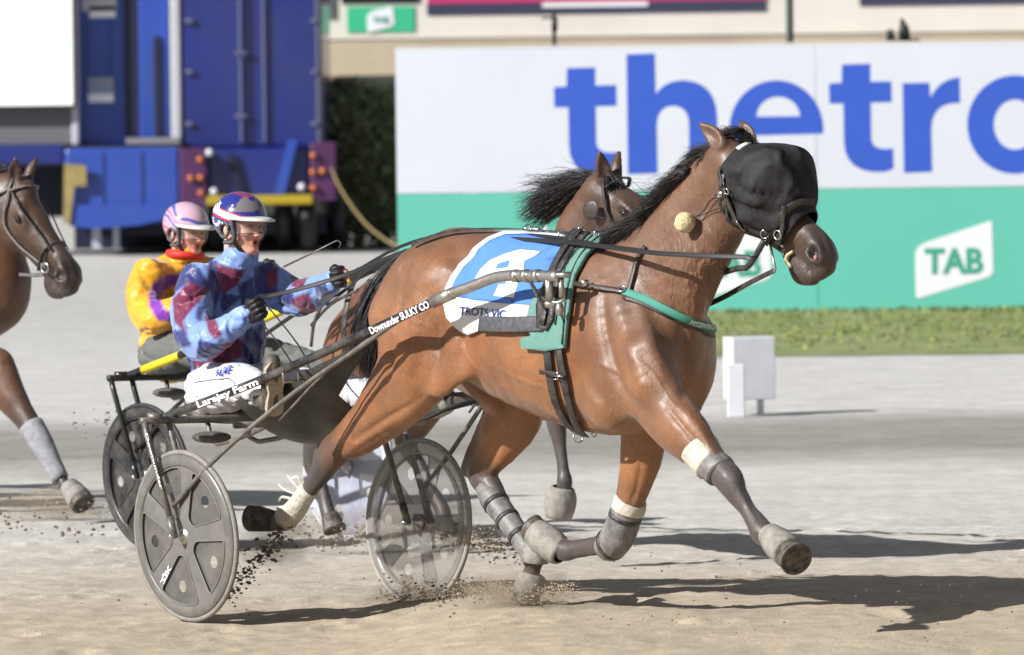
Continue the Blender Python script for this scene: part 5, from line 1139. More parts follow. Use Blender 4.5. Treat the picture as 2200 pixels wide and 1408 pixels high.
PATCH = [(NV, K([(290, 440), (360, 470), (430, 590), (300, 550), (215, 620), (225, 500)])), (MR, K([(215, 640), (300, 545), (420, 585), (340, 680), (270, 760), (295, 840), (225, 760)])),
    (NV, K([(395, 420), (450, 440), (475, 600), (440, 690), (410, 570)])), (MR, K([(440, 450), (600, 485), (560, 560), (480, 610), (450, 540)])), (NV, K([(480, 600), (590, 620), (480, 710), (465, 650)])),
    (MR, K([(390, 730), (440, 730), (480, 830), (440, 850), (400, 800)])), (NV, K([(350, 850), (480, 880), (600, 830), (520, 905), (400, 960), (340, 920)])), (MR, K([(400, 960), (560, 855), (640, 845), (610, 930), (500, 990), (420, 975)])),
    (MR, K([(330, 960), (420, 970), (520, 960), (440, 1040), (330, 1040)])), (NV, K([(205, 890), (330, 960), (310, 1060), (220, 1040)])), (NV, K([(640, 470), (740, 430), (770, 610), (650, 620)])), (MR, K([(700, 500), (770, 470), (770, 560), (720, 590)])),
    (NV, K([(600, 800), (720, 760), (700, 1000), (630, 1060), (580, 960)])), (MR, K([(840, 500), (930, 530), (900, 590), (840, 580)])), (MR, K([(820, 640), (930, 610), (970, 690), (920, 740)])), (NV, K([(780, 600), (850, 610), (830, 680), (770, 660)])), (NV, K([(960, 570), (1010, 550), (1030, 620), (980, 640)])),
    (NV, K([(355, 680), (395, 690), (370, 760), (340, 740)])), (NV, K([(560, 560), (640, 520), (650, 640), (590, 700)])), (MR, K([(470, 880), (560, 850), (600, 900), (520, 950)])), (NV, K([(215, 800), (270, 800), (310, 880), (230, 900)]))]
def jacket1(W, V):
    u, v = pxof(W); wv = vnoise(V, 6, 7); u = u+wv*8; v = v+vnoise(V, 6, 8)*8; c = np.tile(LB, (len(W), 1))
    for colr, pg in PATCH: c[poly_in(pg, u, v)] = colr
    return c*(1+.15*vnoise(V, 9, 5))[:, None]
def helm1(p):
    x, y, z = p.T; c = np.tile(np.array((.022, .030, .20)), (len(p), 1)); s_ = z+.28*x
    c[(s_ > .022) & (s_ < .032)] = (.55, .02, .03); c[(s_ >= .032) & (s_ < .060)] = (.75, .74, .76); c[(s_ >= .060) & (s_ < .066)] = (.45, .02, .03)
    s2 = z+.28*x+.012*np.sin(x*70); c[(s2 > -.012) & (s2 < .000) & (x < .0)] = (.7, .7, .74)
    m = (x > .045) & (z > .06) & (vnoise(p, 30, 8) > -.1); c[m] = (.16, .14, .16); m = (z > .118) & (np.abs(y) < .04) & (np.mod(x*60, 1) < .45); c[m] = (.55, .03, .05)
    sp_ = vnoise(p, 160, 4) > .38; c[sp_ & (s_ < .02)] = (.6, .6, .65)
    return c
d1, g1, g2 = driver(F1, 'driver in blue and maroon harlequin jacket and star helmet, mouth open, on the nearest sulky', lambda p: np.array(p, float), math.radians(8), math.radians(-2), jacket1, helm1, .0072)
J2 = np.array((.66, .32, .015))
def jacket2(W, V):
    u, v = pxof(W); c = np.tile(J2, (len(W), 1))
    ring = lambda cx, cy, r0, r1: (((u-cx)/1.0)**2+((v-cy)/1.0)**2 < r1**2) & (((u-cx))**2+((v-cy))**2 > r0**2)
    c[ring(376, 644, 30, 56) & (v < 690)] = (.16, .02, .32); c[poly_in([(345, 630), (390, 600), (400, 615), (350, 660)], u, v) & False] = 0
    return c*(1+.18*vnoise(V, 9, 5))[:, None]
def helm2(p):
    x, y, z = p.T; c = np.tile(np.array((.55, .36, .44)), (len(p), 1)); s_ = z+.45*x+.008*np.sin(x*50)
    for a, b_, q_ in ((-.045, -.035, (.55, .12, .22)), (-.02, -.006, (.55, .10, .18)), (.012, .022, (.60, .25, .34)), (.036, .05, (.12, .12, .45)), (.06, .07, (.5, .15, .28)), (.085, .10, (.10, .10, .40))): c[(s_ > a) & (s_ < b_)] = q_
    return c

Wt, Ft, tro1 = list(TROU.values())[0]; hit_t = hitter(BVHTree.FromPolygons([tuple(p) for p in Wt], [tuple(int(i) for i in q) for q in Ft]))
def fn(x, y): return hit_t(464+34*x+3*y, 809-6*x-14*y, .010)[0]
print_text('lettering', 'ALIVE', fn, mat('blue_trouser_print', (.04, .08, .42), .6), tro1, .03, .3)
b = MB(); P_, N_ = hpts(dens([(418, 822), (450, 817), (492, 813), (504, 822), (506, 832)], 6), .002, hit_t); b.ribbon(P_, N_, .004, .002); b.build('seam_piping', mat('grey_blue_piping', (.10, .11, .22), .6), tro1)
# ------------------------------------------------------------------ second turnout behind
O2 = ground(553, 1172); F2 = Frame(O2, TH)
T2 = lambda p: np.array([p[0]-.07, p[1], .84+(p[2]-.84)*.875+(-.0 if p[2] > .84 else 0)])
d2, g3, g4 = driver(F2, 'driver in yellow jacket with purple band and pink striped helmet on the second sulky', T2, math.radians(4), math.radians(-6), jacket2, helm2, .010, stars=False, hem=850, hip=True, pm=mat('dull_grey_trouser_cloth', (.11, .12, .11), .8, var=.2, bump=.5, bs=20))
b = MB(); b.tube([F2.w1(T2(F1.loc(505, 566, 0)))], .09, 14) if 0 else None
c2 = T2(F1.loc(514, 560, 0)); b.torus(F2.w1(c2+np.array([0, 0, .012])), .078, .022, (.1, 0, 1), 24, 8); b.build('collar', mat('red_collar', (.60, .03, .02), .6), d2)
wm2 = dict(tyre=mat('black_tyre', (.03, .03, .03), .6), rim=pl('black_wheel_rim', (.02, .02, .022), 1, .3), spoke=pl('black_spoke_plate', (.018, .018, .02), 1, .3), disc=pl('black_disc_cover', (.012, .012, .014), .97, .25), edge=mat('dark_edge', (.05, .05, .055), .4), hub=M_alu)
wm2f = dict(tyre=mat('white_tyre', (.42, .43, .46), .6), rim=pl('white_wheel_rim', (.50, .51, .58), .85, .3), spoke=pl('white_spoke_plate', (.45, .46, .56), .75, .3), disc=pl('pale_disc_cover', (.40, .42, .52), .6, .25), edge=mat('white_edge', (.62, .62, .66), .4), hub=M_alu)
M_yel = mat('black_yellow_shaft', (.014, .014, .015), .3, spec=.7)
sulky2 = make_sulky(F2, 'sulky', 'black racing sulky with yellow marked shafts and one white wheel, under the yellow driver', (wm2, wm2f), (M_yel, M_yel, M_yel, M_yel), cover=False)
M_ylab = mat('yellow_marking', (.62, .50, .02), .5)
P2 = cr(np.array([F2.w1(*p) for p in SHAFT]), 6)
for t0, t1 in ((.05, .17), (.40, .58), (.62, .69)):
    b = MB(); b.tube([tpath(P2, t) for t in np.linspace(t0, t1, 6)], .0215, 10); b.build('yellow_band', M_ylab, sulky2)
# ------------------------------------------------------------------ the other horses
coat2 = coat_material('dark_bay_coat', .5, .42)
def horse_px(fr, name_label, h, coat, lo, hi, head, chains, dark=1.0, bay=BAY, trunk=None, neck=None):
    B = Body(lo, hi, h)
    for n in (trunk or []): B.chain(n, k=.05)
    for n in (neck or []): B.chain(n, k=.06)
    p0, p1, hr = head[:3]; g, M, s = head_prims(B, p0, p1, roll=hr)
    for s_ in (-1, 1): ear(B, g(.02, s_*.050, .015), g(-.045, s_*.080, .135), M@np.array([.75, s_*.6, -.1]), r=.036)
    for ch in chains: B.chain(px(ch, fr), k=.04)
    o, bv = finish_horse(B, fr, 'horse', name_label, coat, dark, bay=bay, face=(p0, M, np.array([.62, .60, .55])*(.8 if len(head) > 3 else .2)), dots=[(g(.552, sd*.066, -.068), .022) for sd in (-1, 1)])
    for s_ in (-1, 1):
        b = MB(); b.blob(fr.w1(g(.187, s_*.086, -.062)), .018*s, 14); b.build('eye', mat('horse_eye', (.010, .006, .005), .08, var=0, spec=.8), o)
        b = MB(); b.tube([fr.w1(g(.165, s_*.094, -.063)), fr.w1(g(.186, s_*.104, -.048)), fr.w1(g(.210, s_*.092, -.062))], .006, 8, 3); b.build('eyelid', mat('dark_eyelid', (.035, .022, .016), .5), o)
    return o, bv, g, M
TR = lambda dx=0: [(.84+dx, 0, 1.30, .25, .80), (1.02+dx, 0, 1.325, .285, .86), (1.25+dx, 0, 1.275, .295, .90), (1.50+dx, 0, 1.225, .325, .86), (1.78+dx, 0, 1.19, .345, .80), (2.02+dx, 0, 1.185, .345, .70), (2.22+dx, 0, 1.19, .28, .74)]
# horse two: head turned towards the camera, behind the front horse
F2h = F2
def L2(u, v, w): return F2.loc(u, v, w)
p0b = L2(1305, 392, 0); d_ = (F2.X*.0+np.array([.95, -.66, -.52])); d_ = d_/np.linalg.norm(d_)*.66; dl = np.array([d_@F2.X, d_@F2.Y, d_[2]])
tx = L2(1200, 600, 0)[0]-2.25
ch2 = [
 [(1225, 760, -.17, .13, .7, 0), (1200, 850, -.17, .085, .8, .1), (1196, 900, -.17, .055, .85, .8), (1203, 960, -.17, .038, .85, 1), (1210, 1010, -.17, .034, .85, 1), (1213, 1035, -.17, .042, .9, 1), (1208, 1062, -.17, .036, .95, 1), (1203, 1090, -.17, .045, 1, 1)],
 [(1190, 760, .17, .13, .7, 0), (1120, 800, .17, .085, .8, .2), (1050, 838, .17, .055, .9, 1), (1035, 850, .17, .05, .9, 1), (1000, 856, .17, .036, .9, 1), (965, 862, .17, .042, .9, 1), (940, 868, .17, .045, 1, 1)],
 [(812, 690, -.17, .20, .6, 0), (758, 765, -.19, .185, .6, 0), (742, 850, -.20, .125, .62, .2), (706, 915, -.20, .082, .7, .9), (680, 950, -.20, .066, .8, 1), (672, 1000, -.20, .045, .8, 1), (690, 1045, -.20, .036, .8, 1), (700, 1085, -.20, .042, .85, 1), (712, 1120, -.20, .045, .9, 1)],
 [(850, 740, .17, .19, .65, 0), (915, 830, .17, .14, .7, 0), (895, 900, .17, .095, .7, .4), (870, 945, .17, .06, .75, 1), (900, 1000, .17, .04, .8, 1), (930, 1060, .17, .036, .85, 1), (950, 1095, .17, .042, .9, 1), (955, 1125, .17, .05, .9, 1)]]
rump = L2(915, 640, 0); tsh = rump[0]-.92
trunk2 = [[(a-.0+tsh, b_, c_-.17, d__, e) for a, b_, c_, d__, e in TR()]]
nk = [[(2.05+tsh, 0, 1.18, .27, .62), (2.20+tsh, 0, 1.30, .22, .60), (p0b[0]-.20, -.01, p0b[2]-.30, .160, .62), (p0b[0]-.07, -.0, p0b[2]-.09, .115, .72), (p0b[0]+.0, -.0, p0b[2]-.06, .09, .8)]]
horse2, bvh2, g2h, M2h = horse_px(F2, 'dark faced bay horse half hidden behind the front horse, looking to the camera', .011, coat2, (.0, -.5, -.02), (3.6, .5, 2.2), (p0b, p0b+dl, 0.0, 1), ch2, .85, BAY*np.array([.85, .78, .75]), trunk2, nk)
hit2 = hitter(bvh2)
crest2 = [np.array((2.10+tsh, 0, 1.58)), np.array((2.28+tsh, 0, 1.64)), p0b+np.array([-.24, 0, -.06]), p0b+np.array([-.12, 0, .03]), p0b+np.array([0, 0, .055])]
mane(F2, [c_+np.array([-.02, 0, -.03]) for c_ in crest2[2:]], lambda t: (-1.0, -.3, -.12+.2*t), horse2, 3000, (.16, .38), .0030, 13, .25, .035, .16)
mane(F2, [p0b+np.array([-.02, 0, .05]), p0b+np.array([.05, 0, .04])], lambda t: (.5, -.3, -.3), horse2, 300, (.08, .16), .004, 14, .6, .05, name='forelock')
hoof(horse2, wp(1205, 1070, -.17, F2), wp(1200, 1112, -.17, F2), M_hoof); hoof(horse2, wp(958, 862, .17, F2), wp(928, 876, .17, F2), M_hoof); hoof(horse2, wp(708, 1105, -.20, F2), wp(720, 1140, -.20, F2), M_hoof); hoof(horse2, wp(952, 1112, .17, F2), wp(962, 1150, .17, F2), M_hoof)
bell('round grey bell boot on the lifted front hoof of the half hidden horse', (1208, 1048, -.17), (1200, 1112, -.17), .054, .072, ribs=False, fr=F2)
bell('grey bell boot on the tucked foreleg seen under the belly of the front horse', (968, 858, .17), (922, 876, .17), .05, .066, ribs=False, fr=F2)
br2 = empty('bridle', F2.w1(p0b), 'black bridle with blinkers on the horse turned to the camera', 'bridle')
def gs(name, pts, w, m=M_leather, parent=br2, g=g2h, fr=F2, M=M2h, off=1.04):
    b = MB(); P = [fr.w1(g(*p)) for p in pts]; ctr = fr.w1(g(.2, 0, -.08)); N = [p-ctr for p in P]; b.ribbon(P, N, w, .006, 4); return b.build(name, m, parent)
for s_ in (-1, 1):
    gs('cheek_strap', [(-.01, s_*.05, .04), (.06, s_*.095, -.03), (.12, s_*.105, -.10), (.22, s_*.100, -.15), (.36, s_*.075, -.14), (.46, s_*.07, -.12)], .020)
    b = MB(); P = [F2.w1(g2h(.10, s_*.115, -.03)), F2.w1(g2h(.12, s_*.13, -.09)), F2.w1(g2h(.16, s_*.145, -.07))]
    b.blob(F2.w1(g2h(.045, s_*.125, -.11)), (.044, .005, .046), 14, R=np.stack([F2.X, F2.Y, [0, 0, 1]], 1)@M2h); b.build('blinker', M_leather2, br2)
gs('browband', [(.05, -.09, .0), (.07, -.05, .045), (.075, 0, .055), (.07, .05, .045), (.05, .09, .0)], .018)
gs('noseband', [(.40, -.075, -.14), (.38, -.065, -.06), (.375, 0, -.002), (.38, .065, -.06), (.40, .075, -.14)], .022)
b = MB(); body_strap(b, [(1262, 500), (1300, 506), (1345, 512)], .015, .01, .005, hit=hit2) if 0 else None
# saddle gear glimpsed over its back
b = MB(); b.tube([wp(1095, 512, -.05, F2), wp(1120, 500, -.05, F2), wp(1150, 492, -.02, F2), wp(1170, 500, 0, F2)], .008, 6, 3); b.torus(wp(1135, 494, -.05, F2), .022, .004, (.7, -.6, 0), 18, 6)
b.tube([wp(1235, 520, -.1, F2), wp(1262, 507, -.1, F2), wp(1290, 512, -.1, F2)], .006, 6, 3); hs2 = b.build('harness_rings', M_steel, None); tag(hs2, 'steel harness rings standing on the back of the half hidden horse', 'harness')
tr2 = L2(745, 640, 0); sp = []; rr = random.Random(15)
for i in range(500):
    root = F2.w1(np.array([rump[0]-.33, 0, 1.25])+np.array([rr.uniform(-.03, .03), rr.uniform(-.04, .04), rr.uniform(-.04, .03)])); Lh = rr.uniform(.25, .42); P = [root]; d = np.array([-.5, .2, -.2])
    for k in range(1, 10):
        d = d+np.array([.05, 0, -.17])+np.array([math.sin(i+k*.7), 0, math.cos(i*1.3+k*.6)])*.05; P.append(P[-1]+d/np.linalg.norm(d)*Lh/9)
    sp.append((P, .0045*rr.uniform(.6, 1.5)))
strands(sp, M_hair, 'tail', horse2)
hn2 = empty('breeching', wp(745, 700, -.35, F2), 'black breeching straps hanging over the rump of the half hidden horse', 'harness')
for q_, w_ in (([(772, 575, -.28), (748, 640, -.38), (738, 710, -.40), (742, 770, -.38)], .030), ([(795, 600, -.30), (772, 660, -.38), (760, 730, -.40)], .022), ([(700, 640, -.40), (676, 690, -.42), (668, 745, -.42)], .016), ([(668, 700, -.40), (710, 655, -.42), (770, 622, -.40)], .014)):
    b = MB(); b.ribbon([wp(u, v, w, F2) for u, v, w in q_], (-.6, -.8, .1), w_, .006, 4); b.build('strap', M_leather, hn2)
# ------------------------------------------------------------------ third horse at the left edge
O3 = ground(-330, 1100); F3 = Frame(O3, math.radians(-40))
def L3(u, v, w): return F3.loc(u, v, w)
p0c = L3(38, 392, 0); nsd = L3(172, 580, .0)-p0c; p1c = p0c+nsd/np.linalg.norm(nsd)*.68
cx3 = L3(0, 650, 0)[0]; t3 = cx3-2.33
ch3 = [
 [(-10, 800, -.17, .13, .7, 0), (20, 850, -.17, .095, .8, .1), (55, 900, -.17, .065, .85, .6), (80, 945, -.17, .060, .88, 1), (110, 1000, -.17, .040, .85, 1), (132, 1030, -.17, .036, .9, 1), (142, 1048, -.17, .042, .95, 1), (158, 1064, -.17, .042, 1, 1)],
 [(-60, 840, .17, .12, .7, 0), (-70, 930, .17, .08, .8, 0), (-85, 990, .17, .055, .9, 1), (-120, 1020, .17, .04, .9, 1), (-150, 1010, .17, .045, .95, 1)],
 [(t3 and -360, 800, -.17, .16, .7, 0), (-420, 900, -.17, .08, .8, .3), (-440, 1000, -.17, .045, .9, 1), (-470, 1080, -.17, .045, .9, 1)],
 [(-330, 820, .17, .16, .7, 0), (-300, 920, .17, .08, .8, .3), (-290, 1000, .17, .045, .9, 1), (-280, 1090, .17, .05, .9, 1)]]
trunk3 = [[(a+t3, b_, c_+.04, d__, e) for a, b_, c_, d__, e in TR()]]
nk3 = [[(2.00+t3, 0, 1.34, .28, .62), (2.20+t3, 0, 1.44, .25, .60), (2.34+t3, -.0, 1.62, .20, .62), (p0c[0]-.10, -.0, p0c[2]-.12, .13, .72), (p0c[0]+.02, -.0, p0c[2]-.07, .10, .8)]]
horse3, bvh3, g3h, M3h = horse_px(F3, 'brown horse with a white studded bridle cut off by the left edge', .011, coat2, (p0c[0]-2.6, -.5, -.02), (p0c[0]+.95, .5, 2.4), (p0c, p1c, 0.0), ch3, .42, BAY*np.array([.85, .85, .9]), trunk3, nk3)
hoof(horse3, wp(160, 1056, -.17, F3), wp(180, 1084, -.18, F3), M_hoof, .048, .068)
bell('pale dusty bell boot on the front hoof of the left edge horse', (146, 1044, -.17), (172, 1074, -.175), .046, .062, mat('pale_boot', (.24, .23, .21), .8, var=.2), ribs=True, fr=F3)
boot('bandage', 'pale grey bandage on the foreleg of the left edge horse', [(66, 915, -.17), (88, 950, -.17), (112, 995, -.17), (130, 1030, -.17)], [.070, .064, .050, .046], mat('dusty_bandage', (.24, .24, .26), .8, var=.3, vs_=20, bump=.5, bs=30), fr=F3)
br3 = empty('bridle', F3.w1(p0c), 'white studded bridle with dark straps on the left edge horse', 'bridle')
M_stud = mat('white_studded_strap', (.20, .19, .19), .4, var=.6, vs_=90)
for s_ in (-1, 1):
    gs('cheek_strap', [(-.0, s_*.06, .03), (.06, s_*.095, -.03), (.14, s_*.105, -.13), (.26, s_*.09, -.15), (.38, s_*.072, -.13), (.46, s_*.065, -.11)], .016, M_stud, br3, g3h, F3)
    gs('side_strap', [(.04, s_*.08, .0), (.16, s_*.10, -.01), (.30, s_*.075, -.02), (.42, s_*.06, -.03)], .012, M_leather, br3, g3h, F3)
    b = MB(); b.torus(F3.w1(g3h(.46, s_*.072, -.11)), .025, .005, F3.Y, 18, 6); b.build('bit_ring', M_steel, br3)
gs('browband', [(.05, -.09, .0), (.07, -.05, .045), (.075, 0, .055), (.07, .05, .045), (.05, .09, .0)], .018, M_stud, br3, g3h, F3)
gs('noseband', [(.44, -.07, -.15), (.40, -.070, -.06), (.395, 0, -.002), (.40, .070, -.06), (.44, .07, -.15)], .022, M_leather, br3, g3h, F3)
gs('throat_strap', [(.02, -.09, .0), (.02, -.10, -.12), (.06, -.08, -.24), (.06, 0, -.29), (.06, .08, -.24)], .016, M_stud, br3, g3h, F3)
mane(F3, [p0c+np.array([-.35, 0, -.06]), p0c+np.array([-.18, 0, .02]), p0c+np.array([-.02, 0, .07])], lambda t: (-1.0, -.3, .1), horse3, 700, (.12, .28), .0045, 23, .5, .05, .25)
b = MB(); b.ribbon([wp(-30, 575, -.05, F3), wp(40, 590, -.02, F3), wp(100, 588, 0, F3), wp(120, 560, 0, F3)], (-.5, -.8, .3), .02, .005, 4); b.build('lead_strap', M_leather, br3)

F3s = Frame(F3.w1(t3, 0, 0)*np.array([1, 1, 0]), math.radians(-40)); jacket3 = lambda W, V: np.tile(np.array((.35, .05, .04)), (len(W), 1))  # unseen sulky and driver, added only for the shadows they cast into view
d3, g5, g6 = driver(F3s, 'driver in red jacket beyond the left edge, behind the edge horse', T2, math.radians(4), math.radians(-6), jacket3, helm2, .014, stars=False)
sulky3 = make_sulky(F3s, 'sulky', 'dark racing sulky beyond the left edge, behind the edge horse', (wm2, wm2), (M_black, M_grey, M_grey, M_grey))
# ------------------------------------------------------------------ background: hoarding, truck, building
def xz(u, v, Y): p = at_y(u, v, Y); return p[0], p[2]
def bxp(b, u0, v0, u1, v1, Y, dep, R=None):
    """upright box whose front face is at distance Y"""
    x0 = at_y(u0, (v0+v1)/2, Y)[0]; x1 = at_y(u1, (v0+v1)/2, Y)[0]; z1 = at_y((u0+u1)/2, v0, Y)[2]; z0 = at_y((u0+u1)/2, v1, Y)[2]
    b.box(((x0+x1)/2, Y+dep/2, (z0+z1)/2), (x1-x0, dep, z1-z0)); return x0, x1, z0, z1
def ob(name, m, parent, *args, bev=0.0):
    b = MB(); bxp(b, *args); o = b.build(name, m, parent, smooth=False)
    if bev: md = o.modifiers.new('bevel', 'BEVEL'); md.width = bev; md.segments = 2
    return o
M_wpan = mat('white_hoarding_vinyl', (.59, .61, .70), .45, var=.02, vs_=.6, dust=(.56, .57, .62), dscale=.8, damt=.35)
M_tpan = mat('teal_hoarding_vinyl', (.12, .46, .38), .4, var=.05, vs_=.5)
M_bprint = mat('royal_blue_print', (.035, .095, .50), .45, var=.04, vs_=3)
M_tprint = mat('teal_print', (.05, .32, .24), .45, var=.02)
zt, zm, zb = at_y(1500, 99, BY)[2], at_y(1500, 409, BY)[2], at_y(1500, 684, BY)[2]
xl, xr = at_y(852, 400, BY)[0], at_y(1755, 400, BY)[0]; pw = xr-xl
hoard = empty('advertising_hoarding', (xl, BY, 0), 'long white and green advertising hoarding with blue lettering on the grass', 'hoarding')
for k in range(4):
    x0 = xl+k*pw; gap = .006
    b = MB(); b.box((x0+pw/2, BY+.03, (zt+zm)/2), (pw-gap, .05, zt-zm-gap)); b.build('white_panel', M_wpan, hoard, smooth=False)
    b = MB(); b.box((x0+pw/2, BY+.032, (zb+zm)/2), (pw-gap, .05, zm-zb-gap)); b.build('green_panel', M_tpan, hoard, smooth=False)
    b = MB(); b.box((x0+.05, BY+.12, zt/2-.02), (.08, .10, zt)); b.tube([(x0+.05, BY+.15, zt*.8), (x0+.05, BY+1.3, .0)], .03, 8); b.build('support_post', M_grey, hoard, smooth=False)
b = MB(); b.box((xl+2*pw, BY+.035, zt+.012), (4*pw, .07, .02)); b.build('top_rail', mat('pale_rail', (.6, .6, .62), .4), hoard, smooth=False)
def pxplate(name, outer, m, parent, Y, th, holes=()):
    V2, T = cdt([(float(a), float(b)) for a, b in outer], [[(float(a), float(b)) for a, b in h] for h in holes], 60)
    P = [at_y(u, v, BY) for u, v in V2]; V3 = [(p[0], p[2]) for p in P]
    return plate(name, V3, [t[::-1] for t in T], (np.array([0, Y, 0.]), np.array([1., 0, 0]), np.array([0, 0, 1.]), np.array([0, -1., 0])), m, parent, 0, th)
def bez(p0, p1, p2, n=7): return [((1-t)**2*p0[0]+2*t*(1-t)*p1[0]+t*t*p2[0], (1-t)**2*p0[1]+2*t*(1-t)*p1[1]+t*t*p2[1]) for t in np.linspace(0, 1, n)]
def arc(cx, cy, r, a0, a1, n=30, ry=None): return [(cx+r*math.cos(math.radians(a)), cy-(ry or r)*math.sin(math.radians(a))) for a in np.linspace(a0, a1, n)]
def tee(dx, dy):
    P = [(1218, 147), (1279, 145), (1279, 184), (1324, 183), (1325, 228), (1280, 229), (1281, 300)]+bez((1281, 305), (1282, 334), (1328, 327))+[(1329, 371)]+bez((1310, 378), (1222, 384), (1222, 310))+[(1221, 231), (1191, 231), (1190, 188), (1217, 186)]
    return [(x+dx, y+dy) for x, y in P]
lets = [(tee(0, 0), ()),
 ([(1346, 117), (1407, 115), (1409, 202)]+bez((1409, 202), (1428, 174), (1466, 173))+bez((1472, 173), (1540, 178), (1541, 255))+[(1543, 371), (1481, 372), (1480, 268)]+bez((1480, 262), (1476, 228), (1445, 228))+bez((1442, 228), (1411, 232), (1411, 272))+[(1413, 373), (1349, 375)], ()),
 (arc(1668, 277, 101, -6, 322, 50, 104)+[(1706, 316)]+arc(1668, 277, 48, 313, 195, 14, 56), ([(1720, 250)]+arc(1672, 252, 47, 4, 176, 14, 44)+[(1624, 251)],)),
 (tee(591, -8), ()),
 ([(1939, 179), (1997, 178), (1999, 212)]+bez((1999, 210), (2018, 170), (2062, 166))+[(2063, 222)]+bez((2055, 222), (2002, 222), (2001, 278))+[(2003, 370), (1942, 372)], ()),
 (arc(2181, 268, 103, 0, 354, 50, 106), (arc(2181, 268, 46, 0, 345, 24, 54),))]
for o_, h_ in lets: pxplate('letter', o_, M_bprint, hoard, BY+.004, .004, h_)
M_pl2 = mat('white_logo_vinyl', (.70, .71, .75), .45, var=.01)
for dx in (0, -477, -954):
    lo_ = bez((1966, 548), (1968, 528), (1992, 520), 5)+[(2128, 475), (2131, 474), (2134, 580)]+bez((2134, 582), (2133, 592), (2122, 596), 5)+[(1974, 641), (1968, 638)]
    pt = pxplate('logo_plate', [(x+dx, y-dx*.0122) for x, y in lo_], M_pl2, hoard, BY+.003, .003)
    def fn(x, y, dx=dx):
        p = at_y(1986+dx+126*x, 587-dx*.0122-52*y-1.5*x, BY); return np.array([p[0], BY-.003, p[2]])
    print_text('lettering', 'TAB', fn, M_tprint, pt, .035)
# things on the hoarding
sp = empty('spotlight', at_y(1940, 88, BY+.3), 'small black twin spotlight standing on top of the white hoarding', 'spotlight')
b = MB(); bxp(b, 1908, 84, 1976, 91, BY+.1, .3); b.build('base_plate', M_strap, sp)
b = MB(); bxp(b, 1906, 64, 1920, 84, BY+.1, .15); b.tube([at_y(1914, 86, BY+.2), at_y(1912, 66, BY+.2)], [.05, .02], 8); b.build('lamp_head', M_strap, sp)
b = MB(); b.tube([at_y(1944, 86, BY+.2), at_y(1942, 60, BY+.2), at_y(1937, 40, BY+.2)], [.06, .05, .012], 8); b.build('lamp_head', M_strap, sp)
b = MB(); x_, z_ = xz(1697, 95, BY+1.5); b.tube([(x_, BY+1.5, 0), (x_, BY+1.5, 4.6)], .038, 12); o = b.build('dark_pole', mat('dark_green_pole', (.02, .03, .022), .5), None); tag(o, 'dark upright pole behind the hoarding above the letter e', 'pole')
b = MB(); x_, z_ = xz(1191, 95, BY+2.5); b.tube([(x_, BY+2.5, 0), (x_, BY+2.5, z_+.32), ], .022, 8); bxp(b, 1185, 38, 1198, 66, BY+2.45, .06); bxp(b, 1163, 37, 1186, 41, BY+2.45, .05); o = b.build('thin_lamp_post', M_strap, None); tag(o, 'thin dark post with a small bracket between the h and the beam', 'post')
# marker box on the track
Ym = 47.9; mk = empty('distance_marker', ground(1580, 897), 'white box marker on a short post beside the track', 'marker')
M_mw = mat('white_painted_board', (.58, .60, .65), .5, var=.05, vs_=8, dust=(.5, .48, .45), dscale=6, damt=.4)
g0_ = ground(1580, 897); s_ = g0_[1]/FPX
def bb(name, u0, v0, u1, v1, yy, dep, rot=0):
    b = MB(); x0 = (u0-1580)*s_; x1 = (u1-1580)*s_; z0 = (897-v1)*s_; z1 = (897-v0)*s_; R = Matrix.Rotation(math.radians(rot), 3, 'Z'); b.box((g0_[0]+(x0+x1)/2, g0_[1]+yy, (z0+z1)/2), (x1-x0, dep, z1-z0), R)
    o = b.build(name, M_mw, mk, smooth=False); md = o.modifiers.new('b', 'BEVEL'); md.width = .006; return o
bb('marker_box', 1566, 727, 1662, 862, .30, .24, 14); bb('post', 1563, 782, 1600, 897, -.02, .05); bb('post', 1630, 850, 1645, 900, .34, .05)
# ---- grandstand: fascia, signs, dark undercroft
GY_ = 118.0; M_cream = mat('cream_fascia_render', (.60, .575, .53), .8, var=.05, vs_=.8); M_tan = mat('tan_beam_render', (.42, .355, .26), .85, var=.12, vs_=.5, dust=(.30, .20, .15), dscale=.35, damt=.5)
gs_ = empty('grandstand', at_y(1500, 150, GY_)*np.array([1, 1, 0]), 'cream and tan grandstand front with sponsor signs behind the hoarding', 'building')
ob('fascia', M_cream, gs_, 672, -260, 2900, 72, GY_, .6); ob('beam', M_tan, gs_, 672, 76, 2900, 150, GY_-.25, .5)
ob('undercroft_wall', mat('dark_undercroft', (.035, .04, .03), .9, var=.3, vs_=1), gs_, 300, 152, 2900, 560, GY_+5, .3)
for u in (700, 1000, 1400, 1800, 2200, 2600): ob('column', M_tan, gs_, u, 152, u+26, 530, GY_+2.0, .4)
M_dsign = mat('dark_navy_sign', (.035, .038, .075), .5, var=.1); M_mag = mat('magenta_sign', (.45, .035, .14), .5, var=.1); M_gsign = mat('green_sign', (.035, .42, .22), .5, var=.03); M_blk = mat('black_sign', (.012, .012, .014), .5)
ob('sign_board', M_blk, gs_, 733, -120, 900, 7, GY_-.03, .025)
sg = ob('sign_board', M_gsign, gs_, 746, 14, 890, 69, GY_-.03, .025)
def shp(name, pts, m, parent, Y):
    V2, T = cdt([(float(a), float(b)) for a, b in pts], (), 60); P = [at_y(u, v, Y) for u, v in V2]; return plate(name, [(p[0], p[2]) for p in P], [t[::-1] for t in T], (np.array([0, Y, 0.]), np.array([1., 0, 0]), np.array([0, 0, 1.]), np.array([0, -1., 0])), m, parent, 0, .01)
lp = shp('logo_plate', [(788, 34), (800, 24), (843, 14), (848, 52), (838, 58), (790, 71)], M_pl2, gs_, GY_-.045)
